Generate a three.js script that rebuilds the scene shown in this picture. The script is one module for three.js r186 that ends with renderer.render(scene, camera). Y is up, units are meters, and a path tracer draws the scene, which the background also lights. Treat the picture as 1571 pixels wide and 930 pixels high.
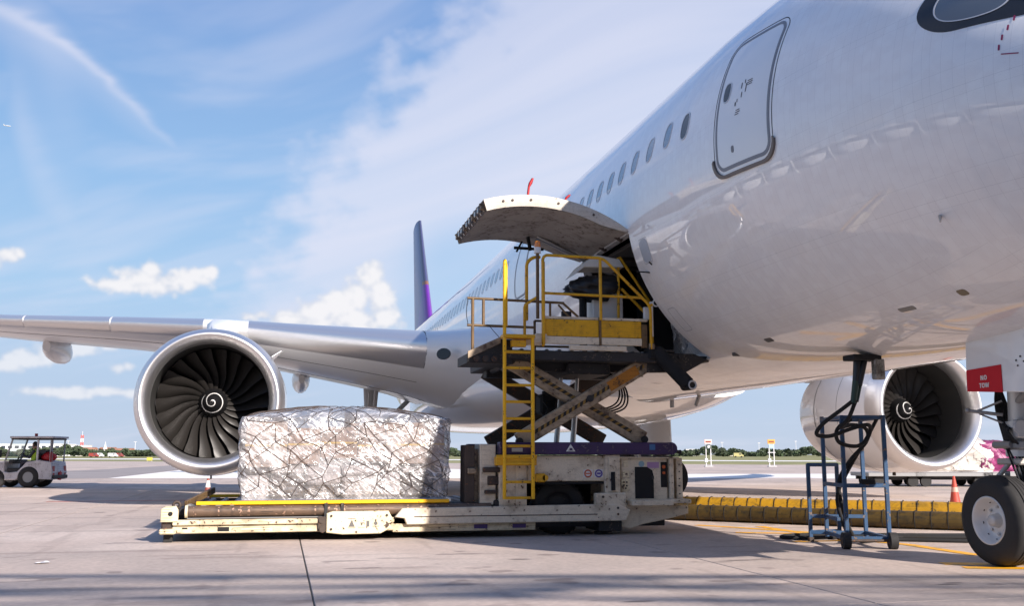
import * as THREE from 'three';
import { mergeGeometries } from 'three/addons/utils/BufferGeometryUtils.js';
import { FontLoader } from 'three/addons/loaders/FontLoader.js';
import { TextGeometry } from 'three/addons/geometries/TextGeometry.js';
import { MarchingCubes } from 'three/addons/objects/MarchingCubes.js';

/* ---------- camera, sky, sun, exposure ---------- */
const scene = new THREE.Scene();
const camera = new THREE.PerspectiveCamera(2 * Math.atan(465 / 1529) * 180 / Math.PI, 1571 / 930, 0.1, 20000);
camera.rotation.order = 'YXZ';
camera.position.set(-8.66, 1.3, 26.4);
camera.rotation.set(Math.atan2(233, 1529), -12.9 * Math.PI / 180, 0);
camera.updateMatrixWorld();
const renderer = new THREE.WebGLRenderer({ antialias: true });
renderer.toneMapping = THREE.LinearToneMapping;
renderer.toneMappingExposure = 1.70;
renderer.shadowMap.enabled = true;
const SUN = new THREE.Vector3(0.95, 1.0, 1.8).normalize();

const { floor, sqrt, sin, cos, abs, min, max, pow, PI, atan2, hypot, exp } = Math;
const clamp = (x, a = 0, b = 1) => x < a ? a : x > b ? b : x;
const lerp = (a, b, t) => a + (b - a) * t;
const sst = (a, b, x) => { const t = clamp((x - a) / (b - a)); return t * t * (3 - 2 * t); };
function RNG(s) { return () => { s |= 0; s = s + 0x6D2B79F5 | 0; let t = Math.imul(s ^ s >>> 15, 1 | s); t = t + Math.imul(t ^ t >>> 7, 61 | t) ^ t; return ((t ^ t >>> 14) >>> 0) / 4294967296; }; }
const lin = c => c <= 0.04045 ? c / 12.92 : pow((c + 0.055) / 1.055, 2.4);
const srgb = (r, g, b) => [lin(r / 255), lin(g / 255), lin(b / 255)];
/* tileable value noise on a hashed lattice */
const HASH = (() => { const r = RNG(77), a = new Float32Array(65536); for (let i = 0; i < 65536; i++) a[i] = r(); return a; })();
function vn(x, y, per = 256, seed = 0) {
  const xi = floor(x), yi = floor(y); let fx = x - xi, fy = y - yi; fx = fx * fx * (3 - 2 * fx); fy = fy * fy * (3 - 2 * fy);
  const x0 = ((xi % per) + per) % per, y0 = ((yi % per) + per) % per, x1 = (x0 + 1) % per, y1 = (y0 + 1) % per;
  const k0 = y0 * 104729 + seed * 31337, k1 = y1 * 104729 + seed * 31337;
  const a = HASH[(x0 * 7919 + k0) & 65535], b = HASH[(x1 * 7919 + k0) & 65535], c = HASH[(x0 * 7919 + k1) & 65535], d = HASH[(x1 * 7919 + k1) & 65535];
  return a + (b - a) * fx + (c - a + (a - b - c + d) * fx) * fy;
}
function fbm(x, y, oct = 5, per = 256, seed = 0) { let s = 0, a = 0.5, n = 0; for (let i = 0; i < oct; i++) { s += a * vn(x, y, per, seed + i); n += a; a *= 0.5; x *= 2; y *= 2; per *= 2; } return s / n; }

/* sky: air, high cirrus and a few low cumulus, as radiance by direction */
function makeSky() {
  const SK = 0.592, W = 4096, H = 2048, data = new Float32Array(W * H * 4), DEG = 180 / PI;
  const stops = [[0, srgb(194, 208, 228)], [4, srgb(184, 207, 234)], [9, srgb(170, 206, 240)], [15, srgb(150, 192, 236)], [24, srgb(124, 165, 221)], [40, srgb(92, 138, 204)], [90, srgb(60, 104, 176)]];
  const grad = e => { let i = 0; while (i < stops.length - 2 && e > stops[i + 1][0]) i++; const t = clamp((e - stops[i][0]) / (stops[i + 1][0] - stops[i][0])); return [0, 1, 2].map(k => lerp(stops[i][1][k], stops[i + 1][1][k], t)); };
  const G = []; for (let i = 0; i <= 1800; i++) G.push(grad(i / 20));
  const cir = srgb(230, 231, 247), cloudThick = srgb(246, 245, 248), cloudThin = srgb(186, 198, 220);
  /* cumulus: centre azimuth, elevation, puffs [da, de, ra, re] in degrees */
  const CU = [
    [-7.4, 9.2, [[-1.7, -0.15, 1.5, .5], [-.6, .05, 1.3, .75], [.2, .55, .85, .7], [1.2, .1, 1.2, .6], [2.4, .55, .95, .55], [3.1, .75, .55, .45], [0.4, -.2, 2.6, .6], [-.4, .2, 1.8, .7], [1.4, .2, 1.6, .6]]],
    [3.6, 8.3, [[-3.4, -.75, 1.5, .6], [-2.0, -.3, 1.4, .8], [-.7, .1, 1.3, .95], [.4, .7, 1.2, 1.1], [1.0, 1.5, .95, 1.0], [1.3, 2.1, .8, .75], [1.6, .5, 1.0, 1.3], [0.2, -.7, 3.2, .7], [1.9, -.5, 1.1, .9]]],
    [-14.6, 9.9, [[-.6, 0, 1.1, .6], [.3, .2, .8, .5], [-1.6, .2, 1.2, .7], [.8, .35, .45, .35]]],
    [-12.6, 6.7, [[-.6, .0, 1.2, .35], [.3, .1, 1.0, .4]]],
    [-11.6, 5.0, [[-1.6, -.1, 1.2, .55], [-.2, .25, 1.3, .6], [1.2, .55, 1.1, .45], [2.4, .8, .8, .35], [-2.4, -.5, 1.0, .4]]],
    [-1.9, 7.6, [[0, 0, .9, .35], [.6, .1, .7, .3], [2.2, -.1, 1.2, .3]]],
    [-8.6, 4.6, [[0, 0, .5, .35], [.4, .1, .4, .3]]], [-9.6, 3.2, [[-2, 0, 2, .35], [1, .1, 2.2, .3], [3.6, 0, 1.6, .25]]], [-5.2, 6.0, [[-.8, 0, 1.2, .3], [.8, .15, 1.2, .35]]],
    [-30, 9, [[-2, 0, 2.2, .8], [0, .5, 2, 1], [2, .1, 2, .7]]], [-58, 8, [[-2, 0, 2.2, .8], [0, .5, 2, 1.2], [2, .1, 2, .8]]],
    [52, 8, [[-3, 0, 2.2, .8], [-1, .6, 2, 1], [1.6, .1, 2.4, .7]]], [96, 9, [[-2, 0, 2.2, .8], [0, .5, 2, 1.4], [2, .1, 2, .7]]], [150, 8, [[-2, 0, 2.2, .8], [0, .5, 2, 1], [2, .1, 2, .7]]], [-110, 9, [[-2, 0, 2.2, .8], [0, .8, 2, 1.2], [2, .1, 2, .9]]], [-165, 7, [[-2, 0, 3, .8], [1, .5, 2, 1]]],
  ];
  for (let j = 0; j < H; j++) {
    const e = (j + 0.5) / H * 180 - 90;
    if (e < -0.5) { for (let i = 0; i < W; i++) { const o = (j * W + i) * 4; data[o] = 0.2; data[o + 1] = 0.195; data[o + 2] = 0.19; data[o + 3] = 1; } continue; }
    const E = max(e, 0), g = G[floor(E * 20)], ce = cos(E / DEG), se = sin(E / DEG);
    for (let i = 0; i < W; i++) {
      const th = ((i + 0.5) / W - 0.5) * 2 * PI, dx = ce * cos(th), dz = ce * sin(th), o = (j * W + i) * 4;
      let az = atan2(dx, -dz) * DEG;
      let r = g[0], gg = g[1], b = g[2];
      /* cirrus sheet on a plane high above */
      const k = 1 / (se + 0.16), px = dx * k, py = dz * k;
      const u = px * 0.80 + py * 0.6, v = -px * 0.6 + py * 0.80;
      const w1 = fbm(px * 1.1 + 9, py * 1.1 + 4, 2, 256, 3) - 0.5;
      const seen = abs(az - 13) < 36 && E < 33, st = fbm(u * 1.1 + w1 * 1.6 + 20, v * 5 + w1 * 2.4 + 20, seen ? 5 : 2, 256, 5);
      const fine = fbm(u * 4 + w1 * 3, v * 18 + w1 * 4, seen ? 4 : 1, 256, 9);
      const big = fbm(px * 0.55 + 33, py * 0.55 + 12, 3, 256, 17);
      let c = sst(0.42, 0.75, st * 0.75 + fine * 0.25 + (big - 0.5) * 0.7) * 0.34 + 0.05 * sst(.3, .6, big);
      if (abs(az - 5) < 60) {
        /* the broad sheet east of a slanting edge, and two thin wisps west of it */
        const ea = -4.9 + (E - 9.9) * (0.42 + 0.022 * (E - 9.9));
        const n = (fbm(az * 0.55 + 50, E * 0.8 + 50, seen ? 5 : 2, 256, 21) - 0.5) * 7.0 + (fine - .5) * 3.0;
        let sh = sst(0.0, 7.0, az - ea + n) * sst(2, 11, E) * (0.66 + 0.5 * (st - .4));
        sh *= 1 - 0.7 * sst(2.0, 6.5, az - (ea + 7)) * sst(15.5, 10.5, E) * sst(22, 14, az);
        const near = sst(55, 34, abs(az - 5));
        c = lerp(c, max(c * 0.75, sh * 0.98), near);
        const wisp = (a0, e0, sl, cv, wd, am) => { const q = az - a0, ee = e0 + sl * q + cv * q * q + (fine - .5) * .8; return am * exp(-pow((E - ee) / wd, 2)); };
        let ws = (wisp(-11.2, 20.5, -0.62, -0.045, 0.35, 0.36) + wisp(-11.2, 20.1, -0.60, -0.045, 1.1, 0.20)) * sst(-21, -16, az) * sst(-4.5, -10, az);
        ws += wisp(-12.4, 13.2, -1.75, 0.16, 2.0, 0.22) * sst(-15.5, -14, az) * sst(-8, -11, az);
        ws += wisp(-13.2, 20.6, -2.2, 0.0, 3.4, 0.13) * sst(-19, -14, az) * sst(-9, -13, az);
        c = max(c, ws * near * (0.6 + fine * 0.8));
      }
      c = clamp(c + 0.10 * sst(12, 2, E) * fbm(az * .4 + 7, E * 1.6, seen ? 4 : 2, 256, 31), 0, 0.95);
      r = lerp(r, cir[0], c); gg = lerp(gg, cir[1], c); b = lerp(b, cir[2], c);
      /* cumulus */
      if (E < 14) for (const q of CU) {
        let da = az - q[0]; if (da > 180) da -= 360; if (da < -180) da += 360;
        if (abs(da) > 7) continue;
        const de = E - q[1];
        if (abs(de) > 4) continue;
        let f = -9;
        const n1 = (fbm(az * 1.5 + 100, E * 1.7 + 60, 6, 256, 41) - 0.5), n2 = fbm(az * 3.2 + 100, E * 3.4 + 60, 4, 256, 43) - 0.5;
        for (const p of q[2]) { const x = (da - p[0]) / p[2], y = (de - p[1]) / p[3]; f = max(f, 1 - sqrt(x * x + y * y)); }
        f += n1 * 1.25 + n2 * 0.2;
        const a = sst(-0.12, 0.5, f) * (q[1] < 7 ? 0.7 : 0.96);
        if (a > 0) {
          /* thin cloud lets the blue through, thick cloud is white */
          const s = clamp(0.42 + f * 0.85 + n1 * 0.5 + n2 * 0.35);
          r = lerp(r, lerp(cloudThin[0], cloudThick[0], s), a); gg = lerp(gg, lerp(cloudThin[1], cloudThick[1], s), a); b = lerp(b, lerp(cloudThin[2], cloudThick[2], s), a);
        }
      }
      data[o] = r * SK; data[o + 1] = gg * SK; data[o + 2] = b * SK; data[o + 3] = 1;
    }
  }
  const t = new THREE.DataTexture(data, W, H, THREE.RGBAFormat, THREE.FloatType);
  t.mapping = THREE.EquirectangularReflectionMapping; t.magFilter = t.minFilter = THREE.LinearFilter; t.needsUpdate = true;
  return t;
}
scene.background = scene.environment = makeSky();
scene.backgroundIntensity = 1; scene.environmentIntensity = 1;

const sun = new THREE.DirectionalLight(new THREE.Color(1.0, 0.91, 0.84), 5.0);
sun.name = 'sun';
sun.position.copy(SUN).multiplyScalar(150).add(new THREE.Vector3(-5, 0, 0));
sun.target.position.set(-5, 0, 0);
sun.castShadow = true;
Object.assign(sun.shadow.camera, { left: -70, right: 70, top: 70, bottom: -70, near: 10, far: 400 });
sun.shadow.mapSize.set(4096, 4096); sun.shadow.radius = 1;
scene.add(sun, sun.target);

/* ---------- helpers ---------- */
const V = (x, y, z) => new THREE.Vector3(x, y, z);
const taken = {};
const numbered = n => { const k = taken[n] = (taken[n] ?? -1) + 1; return k ? `${n}_${String(k).padStart(3, '0')}` : n; };
/* where the ray through a pixel of the photograph meets the ground */
function gp(px, py, y = 0) {
  const v = V((px - 785.5) / 1529, (465 - py) / 1529, -1).applyQuaternion(camera.quaternion), t = (y - camera.position.y) / v.y;
  return camera.position.clone().addScaledVector(v, t);
}
function uvBox(g, keep) {
  g = g.index ? g.toNonIndexed() : g;
  if (!g.attributes.normal) g.computeVertexNormals();
  for (const k of Object.keys(g.attributes)) if (!['position', 'normal', 'uv'].includes(k)) g.deleteAttribute(k);
  if (keep || g.userData.keepUV) return g;
  const p = g.attributes.position, n = g.attributes.normal, uv = new Float32Array(p.count * 2), f = V(0, 0, 0);
  for (let i = 0; i < p.count; i += 3) {
    f.set(0, 0, 0); for (let k = 0; k < 3; k++) f.add(V(n.getX(i + k), n.getY(i + k), n.getZ(i + k)));
    const ax = abs(f.x), ay = abs(f.y), az = abs(f.z);
    for (let k = i; k < i + 3; k++) {
      const x = p.getX(k), y = p.getY(k), z = p.getZ(k);
      if (az >= ax && az >= ay) { uv[k * 2] = x; uv[k * 2 + 1] = y; } else if (ax >= ay) { uv[k * 2] = z; uv[k * 2 + 1] = y; } else { uv[k * 2] = x; uv[k * 2 + 1] = z; }
    }
  }
  g.setAttribute('uv', new THREE.BufferAttribute(uv, 2));
  return g;
}
function geo(list) { list = (Array.isArray(list) ? list.flat(9) : [list]).map(g => uvBox(g)); return list.length > 1 ? mergeGeometries(list) : list[0]; }
function mk(name, list, mat, parent, label) {
  const m = new THREE.Mesh(geo(list), mat);
  m.name = parent ? name : numbered(name);
  (parent || scene).add(m);
  if (label) m.userData.label = label;
  return m;
}
function thing(name, label, category, group) {
  const o = new THREE.Group(); o.name = numbered(name); scene.add(o);
  o.userData = { label, category }; if (group) o.userData.group = group;
  return o;
}
const tag = (o, label, category, group) => { o.userData.label = label; o.userData.category = category; if (group) o.userData.group = group; return o; };
const struct = o => { o.userData.kind = 'structure'; return o; };
const grp = (name, parent) => { const g = new THREE.Group(); g.name = name; parent.add(g); return g; };
/* chamfered box between two corners */
function bx(x0, x1, y0, y1, z0, z1, b = 0.012) {
  const hx = abs(x1 - x0) / 2, hy = abs(y1 - y0) / 2, hz = abs(z1 - z0) / 2; b = min(b, hx * .45, hy * .45, hz * .45);
  const c = (sx, sy, sz, k) => k === 0 ? [sx * hx, sy * (hy - b), sz * (hz - b)] : k === 1 ? [sx * (hx - b), sy * hy, sz * (hz - b)] : [sx * (hx - b), sy * (hy - b), sz * hz];
  const pos = [], tri = (a, d, e) => {
    const n = [(d[1] - a[1]) * (e[2] - a[2]) - (d[2] - a[2]) * (e[1] - a[1]), (d[2] - a[2]) * (e[0] - a[0]) - (d[0] - a[0]) * (e[2] - a[2]), (d[0] - a[0]) * (e[1] - a[1]) - (d[1] - a[1]) * (e[0] - a[0])];
    const s = n[0] * (a[0] + d[0] + e[0]) + n[1] * (a[1] + d[1] + e[1]) + n[2] * (a[2] + d[2] + e[2]);
    s >= 0 ? pos.push(...a, ...d, ...e) : pos.push(...a, ...e, ...d);
  }, quad = (a, d, e, f) => { tri(a, d, e); tri(a, e, f); };
  for (const s of [-1, 1]) {
    quad(c(s, -1, -1, 0), c(s, 1, -1, 0), c(s, 1, 1, 0), c(s, -1, 1, 0));
    quad(c(-1, s, -1, 1), c(1, s, -1, 1), c(1, s, 1, 1), c(-1, s, 1, 1));
    quad(c(-1, -1, s, 2), c(1, -1, s, 2), c(1, 1, s, 2), c(-1, 1, s, 2));
    for (const t of [-1, 1]) {
      quad(c(s, t, -1, 0), c(s, t, 1, 0), c(s, t, 1, 1), c(s, t, -1, 1));
      quad(c(s, -1, t, 0), c(s, 1, t, 0), c(s, 1, t, 2), c(s, -1, t, 2));
      quad(c(-1, s, t, 1), c(1, s, t, 1), c(1, s, t, 2), c(-1, s, t, 2));
      for (const w of [-1, 1]) tri(c(s, t, w, 0), c(s, t, w, 1), c(s, t, w, 2));
    }
  }
  const g = new THREE.BufferGeometry(); g.setAttribute('position', new THREE.Float32BufferAttribute(pos, 3));
  g.translate((x0 + x1) / 2, (y0 + y1) / 2, (z0 + z1) / 2); g.computeVertexNormals();
  return g;
}
const UPV = V(0, 1, 0);
function rod(p, q, r, seg = 10, r2 = r, open = false) {
  const d = q.clone().sub(p), g = new THREE.CylinderGeometry(r2, r, d.length(), seg, 1, open);
  g.applyQuaternion(new THREE.Quaternion().setFromUnitVectors(UPV, d.normalize())); const m = p.clone().add(q).multiplyScalar(.5); g.translate(m.x, m.y, m.z);
  return g;
}
/* a square bar between two points */
function bar(p, q, w, h, b = 0.006) {
  const d = q.clone().sub(p), g = bx(-w / 2, w / 2, -h / 2, h / 2, -d.length() / 2, d.length() / 2, b), o = new THREE.Object3D();
  o.position.copy(p).add(q).multiplyScalar(.5); o.lookAt(q); o.updateMatrix(); g.applyMatrix4(o.matrix);
  return g;
}
function pipe(pts, r, n = 40, seg = 8, ten = 0.5) { return new THREE.TubeGeometry(new THREE.CatmullRomCurve3(pts, false, 'catmullrom', ten), n, r, seg, false); }
/* pipe with straight legs and rounded corners */
function bent(pts, r, rad = 0.12, seg = 8) {
  const path = new THREE.CurvePath();
  let prev = pts[0];
  for (let i = 1; i < pts.length - 1; i++) {
    const a = pts[i].clone().sub(pts[i - 1]).normalize(), b = pts[i + 1].clone().sub(pts[i]).normalize();
    const p = pts[i].clone().addScaledVector(a, -rad), q = pts[i].clone().addScaledVector(b, rad);
    path.add(new THREE.LineCurve3(prev, p)); path.add(new THREE.QuadraticBezierCurve3(p, pts[i].clone(), q)); prev = q;
  }
  path.add(new THREE.LineCurve3(prev, pts[pts.length - 1]));
  const l = path.getLength();
  return [new THREE.TubeGeometry(path, max(12, floor(l / 0.05)), r, seg, false), ball(pts[0], r), ball(pts[pts.length - 1], r)];
}
function ball(p, r, s = 8) { const g = new THREE.SphereGeometry(r, s, max(4, s - 2)); g.translate(p.x, p.y, p.z); return g; }
/* lathe about the z axis: [r, z] pairs */
function latheZ(prof, seg = 64, x = 0, y = 0) { const g = new THREE.LatheGeometry(prof.map(([r, z]) => new THREE.Vector2(r, z)), seg); g.rotateX(PI / 2); g.translate(x, y, 0); return g; }
function latheX(prof, seg = 40) { const g = new THREE.LatheGeometry(prof.map(([r, z]) => new THREE.Vector2(r, z)), seg); g.rotateZ(-PI / 2); return g; }
/* loft through rings of equal length; closed rings, optional caps */
function loft(rings, { caps = true, closed = true } = {}) {
  const n = rings[0].length, pos = [], idx = [];
  rings.forEach(r => r.forEach(p => pos.push(p.x, p.y, p.z)));
  for (let i = 0; i < rings.length - 1; i++) for (let j = 0; j < (closed ? n : n - 1); j++) { const a = i * n + j, b = i * n + (j + 1) % n, c = a + n, d = b + n; idx.push(a, b, d, a, d, c); }
  const g = new THREE.BufferGeometry(); g.setAttribute('position', new THREE.Float32BufferAttribute(pos, 3)); g.setIndex(idx); g.computeVertexNormals();
  const out = [g];
  if (caps) for (const [r, flip] of [[rings[0], 1], [rings[rings.length - 1], 0]]) {
    const c = r.reduce((s, p) => s.add(p), V(0, 0, 0)).multiplyScalar(1 / n), q = [];
    for (let j = 0; j < n; j++) { const a = r[j], b = r[(j + 1) % n]; flip ? q.push(c.x, c.y, c.z, b.x, b.y, b.z, a.x, a.y, a.z) : q.push(c.x, c.y, c.z, a.x, a.y, a.z, b.x, b.y, b.z); }
    const h = new THREE.BufferGeometry(); h.setAttribute('position', new THREE.Float32BufferAttribute(q, 3)); h.computeVertexNormals(); out.push(h);
  }
  return out;
}
/* flat outline extruded: pts [[a,b]...] in a plane given by a mapping to space, with thickness along z before mapping */
function plate(pts, depth, bevel = 0.006) {
  const s = new THREE.Shape(pts.map(p => new THREE.Vector2(p[0], p[1])));
  return new THREE.ExtrudeGeometry(s, { depth, bevelEnabled: bevel > 0, bevelSize: bevel, bevelThickness: bevel, bevelSegments: 1, curveSegments: 6 });
}
function sheet(pts, y) {
  const s = new THREE.Shape(pts.map(p => new THREE.Vector2(p.x, -p.z))), g = new THREE.ShapeGeometry(s); g.rotateX(-PI / 2); g.translate(0, y, 0); return g;
}

/* ---------- materials ---------- */
const C = (r, g, b) => new THREE.Color().setRGB(r, g, b);
const std = (c, rough = 0.6, metal = 0, extra = {}) => new THREE.MeshStandardMaterial({ color: Array.isArray(c) ? C(...c) : new THREE.Color(c), roughness: rough, metalness: metal, ...extra });
const phys = (c, rough = 0.5, extra = {}) => new THREE.MeshPhysicalMaterial({ color: Array.isArray(c) ? C(...c) : new THREE.Color(c), roughness: rough, ...extra });
function dtex(W, H, fn, { color = true, rep = 1 } = {}) {
  const d = new Uint8Array(W * H * 4);
  for (let j = 0; j < H; j++) for (let i = 0; i < W; i++) { const c = fn(i / W, j / H, i, j), o = (j * W + i) * 4; d[o] = clamp(c[0]) * 255; d[o + 1] = clamp(c[1]) * 255; d[o + 2] = clamp(c[2]) * 255; d[o + 3] = 255; }
  const t = new THREE.DataTexture(d, W, H); t.wrapS = t.wrapT = THREE.RepeatWrapping; t.magFilter = THREE.LinearFilter; t.minFilter = THREE.LinearMipmapLinearFilter; t.generateMipmaps = true;
  if (color) t.colorSpace = THREE.SRGBColorSpace; t.repeat.set(rep, rep); t.needsUpdate = true; return t;
}
const mix3 = (a, b, t) => [lerp(a[0], b[0], t), lerp(a[1], b[1], t), lerp(a[2], b[2], t)];
const S8 = (r, g, b) => [r / 255, g / 255, b / 255];
/* painted steel with scuffs, chips to bare or rusted metal and grime; sRGB colours */
function worn(base, chip, dirt, { chips = 0.5, grime = 0.5, seed = 1, rep = 0.7, scratch = 0.5 } = {}) {
  return dtex(512, 512, (u, v) => {
    const big = fbm(u * 6, v * 6, 4, 6, seed), med = fbm(u * 24, v * 24, 4, 24, seed + 11), fin = vn(u * 128, v * 128, 128, seed + 23);
    let c = mix3(base, dirt, clamp(sst(0.42, 0.78, big * 0.65 + med * 0.35) * grime + (fin - 0.5) * 0.06));
    const sc = fbm(u * 5, v * 90, 3, 5, seed + 31);
    c = mix3(c, dirt, sst(0.66, 0.74, sc) * scratch * 0.8);
    const ch = sst(0.70 - chips * 0.10, 0.73 - chips * 0.10, med * 0.6 + fbm(u * 60, v * 60, 2, 60, seed + 47) * 0.4 + (big - .5) * .22);
    c = mix3(c, chip, ch);
    const t = 0.96 + fin * 0.08; return [c[0] * t, c[1] * t, c[2] * t];
  }, { rep });
}
const noiseBump = dtex(512, 512, (u, v) => { const n = fbm(u * 16, v * 16, 6, 16, 3); return [n, n, n]; }, { color: false, rep: 1 });
const fineBump = dtex(256, 256, (u, v) => { const n = fbm(u * 64, v * 64, 3, 64, 13); return [n, n, n]; }, { color: false, rep: 4 });
const RUST = S8(96, 62, 44), GRIME = S8(92, 84, 76), SOOT = S8(40, 38, 38);
const M = {
  white: std('#ffffff', 0.5, 0, { map: worn(S8(222, 208, 184), S8(98, 74, 58), S8(148, 130, 108), { chips: -0.2, grime: 0.6, seed: 2, scratch: 0.2 }), bumpMap: fineBump, bumpScale: 0.002 }),
  cream: std('#ffffff', 0.5, 0, { map: worn(S8(222, 208, 176), S8(80, 62, 50), S8(150, 132, 104), { chips: 0.12, grime: 0.6, seed: 5, scratch: 0.8 }), bumpMap: fineBump, bumpScale: 0.002 }),
  beige: std('#ffffff', 0.55, 0, { map: worn(S8(168, 148, 122), S8(84, 64, 50), S8(92, 78, 64), { chips: 0.1, grime: 0.8, seed: 7 }) }),
  yellow: std('#ffffff', 0.45, 0, { map: worn(S8(222, 166, 18), S8(92, 66, 30), S8(160, 116, 30), { chips: -0.15, grime: 0.45, seed: 9 }) }),
  yellowBright: std('#ffffff', 0.5, 0, { map: worn(S8(244, 184, 8), S8(96, 70, 40), S8(200, 150, 30), { chips: -0.4, grime: 0.3, seed: 12 }) }),
  tube: std('#ffffff', 0.5, 0.35, { map: worn(S8(112, 92, 76), S8(176, 142, 120), S8(64, 54, 50), { chips: 0.55, grime: 0.8, seed: 15, scratch: 1 }) }),
  purple: std('#ffffff', 0.42, 0, { map: worn(S8(58, 36, 84), S8(96, 84, 96), S8(44, 30, 58), { chips: 0.0, grime: 0.6, seed: 18 }) }),
  dark: std('#ffffff', 0.6, 0.1, { map: worn(S8(44, 43, 45), S8(84, 74, 66), S8(30, 29, 30), { chips: 0.3, grime: 0.6, seed: 21 }) }),
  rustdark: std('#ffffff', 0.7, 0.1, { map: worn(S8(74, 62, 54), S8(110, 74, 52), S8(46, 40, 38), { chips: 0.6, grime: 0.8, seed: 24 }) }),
  brown: std('#ffffff', 0.55, 0.1, { map: worn(S8(112, 88, 56), S8(70, 52, 40), S8(78, 62, 44), { chips: 0.4, grime: 0.5, seed: 27 }) }),
  blue: std('#ffffff', 0.5, 0, { map: worn(S8(46, 78, 112), S8(110, 96, 86), S8(38, 54, 74), { chips: 0.45, grime: 0.5, seed: 30 }) }),
  black: std([0.010, 0.010, 0.011], 0.85), rubber: std([0.022, 0.021, 0.021], 0.8, 0, { bumpMap: noiseBump, bumpScale: 0.003 }),
  rubberWorn: std([0.10, 0.095, 0.09], 0.85), bag: std([0.016, 0.017, 0.02], 0.42),
  steel: std([0.5, 0.49, 0.47], 0.35, 0.9), chrome: std([0.75, 0.75, 0.76], 0.15, 1), greymetal: std([0.28, 0.28, 0.28], 0.5, 0.5),
  alu: std([0.72, 0.72, 0.73], 0.28, 1.0), grey: std([0.3, 0.3, 0.3], 0.6), greyLight: std([0.5, 0.5, 0.5], 0.55), plainWhite: std([0.72, 0.71, 0.69], 0.5), red: std([0.42, 0.012, 0.016], 0.5),
  orange: std([0.55, 0.10, 0.02], 0.5), amber: phys([0.95, 0.35, 0.03], 0.15, { transmission: 0.4, thickness: 0, clearcoat: 1 }), glass: phys([0.9, 0.95, 0.95], 0.02, { transmission: 1, thickness: 0 }),
  cardboard: [0, 1, 2].map(k => std('#ffffff', 0.85, 0, { map: worn([S8(166, 144, 130), S8(150, 128, 114), S8(180, 164, 152)][k], S8(130, 108, 94), S8(138, 118, 106), { chips: 0, grime: 0.5, seed: 33 + k }) })),
};

/* ---------- the setting: ground, apron, taxiways ---------- */
const oil = (() => { const r = RNG(404), a = []; for (let i = 0; i < 46; i++) a.push([r(), r(), .05 + r() * r() * .4, 1 + r() * 3]); return a; })();
const concreteTex = dtex(1536, 1536, (u, v) => {
  const big = fbm(u * 5, v * 5, 3, 5, 101), med = fbm(u * 22, v * 22, 3, 22, 107), fin = vn(u * 768, v * 768, 768, 113), fin2 = vn(u * 384, v * 384, 384, 119);
  let c = mix3(S8(184, 170, 160), S8(168, 157, 149), sst(0.35, 0.7, big * 0.6 + med * 0.4));
  c = mix3(c, S8(202, 190, 180), sst(0.56, 0.8, fbm(u * 9, v * 9, 3, 9, 131)) * 0.6);
  const sp = fbm(u * 46, v * 70, 3, 46, 137); c = mix3(c, S8(112, 102, 98), sst(0.70, 0.80, sp) * 0.55 * sst(.4, .6, big));
  const sm = fbm(u * 10, v * 60, 3, 10, 143); c = mix3(c, S8(128, 116, 110), sst(0.62, 0.76, sm) * 0.35);
  const sm2 = fbm(u * 64, v * 7, 3, 7, 147); c = mix3(c, S8(136, 124, 117), sst(0.62, 0.78, sm2) * 0.28);
  
  for (const s of oil) { let dx = abs(u - s[0]), dy = abs(v - s[1]); if (dx > .5) dx = 1 - dx; if (dy > .5) dy = 1 - dy; if (dx < .03 && dy < .03) { const d = hypot(dx, dy * s[3]) * 24 + (med - .5) * .25; c = mix3(c, S8(84, 77, 74), sst(s[2], s[2] * .3, d) * .7); } }
  const t = 0.93 + fin * 0.09 + fin2 * 0.05; return [c[0] * t, c[1] * t, c[2] * t];
}, { rep: 1 / 24 });
const mConc = [0.97, 1.0, 1.035].map(k => std([1.06 * k, 1.02 * k, 0.995 * k], 0.82, 0, { map: concreteTex, bumpMap: fineBump, bumpScale: 0.003 }));
const grassTex = dtex(512, 512, (u, v) => { const a = fbm(u * 8, v * 8, 5, 8, 201), b = vn(u * 256, v * 256, 256, 207); return mix3(mix3(S8(122, 122, 74), S8(156, 146, 100), sst(.35, .7, a)), S8(98, 104, 58), b * .4); }, { rep: 1 / 40 });
const mGrass = std('#ffffff', 0.95, 0, { map: grassTex });
const asphTex = dtex(512, 512, (u, v) => { const a = fbm(u * 6, v * 6, 5, 6, 221), b = vn(u * 300, v * 300, 300, 227); const k = 0.86 + a * .22 + b * .08; return [k * .55, k * .52, k * .51]; }, { rep: 1 / 20 });
const mAsph = std('#ffffff', 0.9, 0, { map: asphTex });
const mPale = std([0.86, 0.845, 0.83], 0.8, 0, { map: dtex(512, 512, (u, v) => { const a = fbm(u * 8, v * 8, 5, 8, 231), k = .90 + a * .1; return [k, k * .99, k * .97]; }, { rep: 1 / 30 }) });
struct(mk('ground', sheet([V(-7000, 0, -7000), V(7000, 0, -7000), V(7000, 0, 3000), V(-7000, 0, 3000)], -0.06), mGrass)).userData.label = 'dry green grass field out to the horizon';
const apron = struct(mk('apron', sheet([V(-260, 0, 160), V(-260, 0, -420), V(-70, 0, -220), V(57, 0, -98), V(420, 0, -20), V(420, 0, 160)], -0.02), mConc[1]));
apron.userData.label = 'sunlit pinkish beige concrete apron';
const XJ = [], ZJ = []; for (let k = -5; k <= 6; k++) XJ.push(-8.33 + 4.85 * k); for (let k = -4; k <= 2; k++) ZJ.push(9.2 + 9 * k);
const rs = RNG(5);
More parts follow.
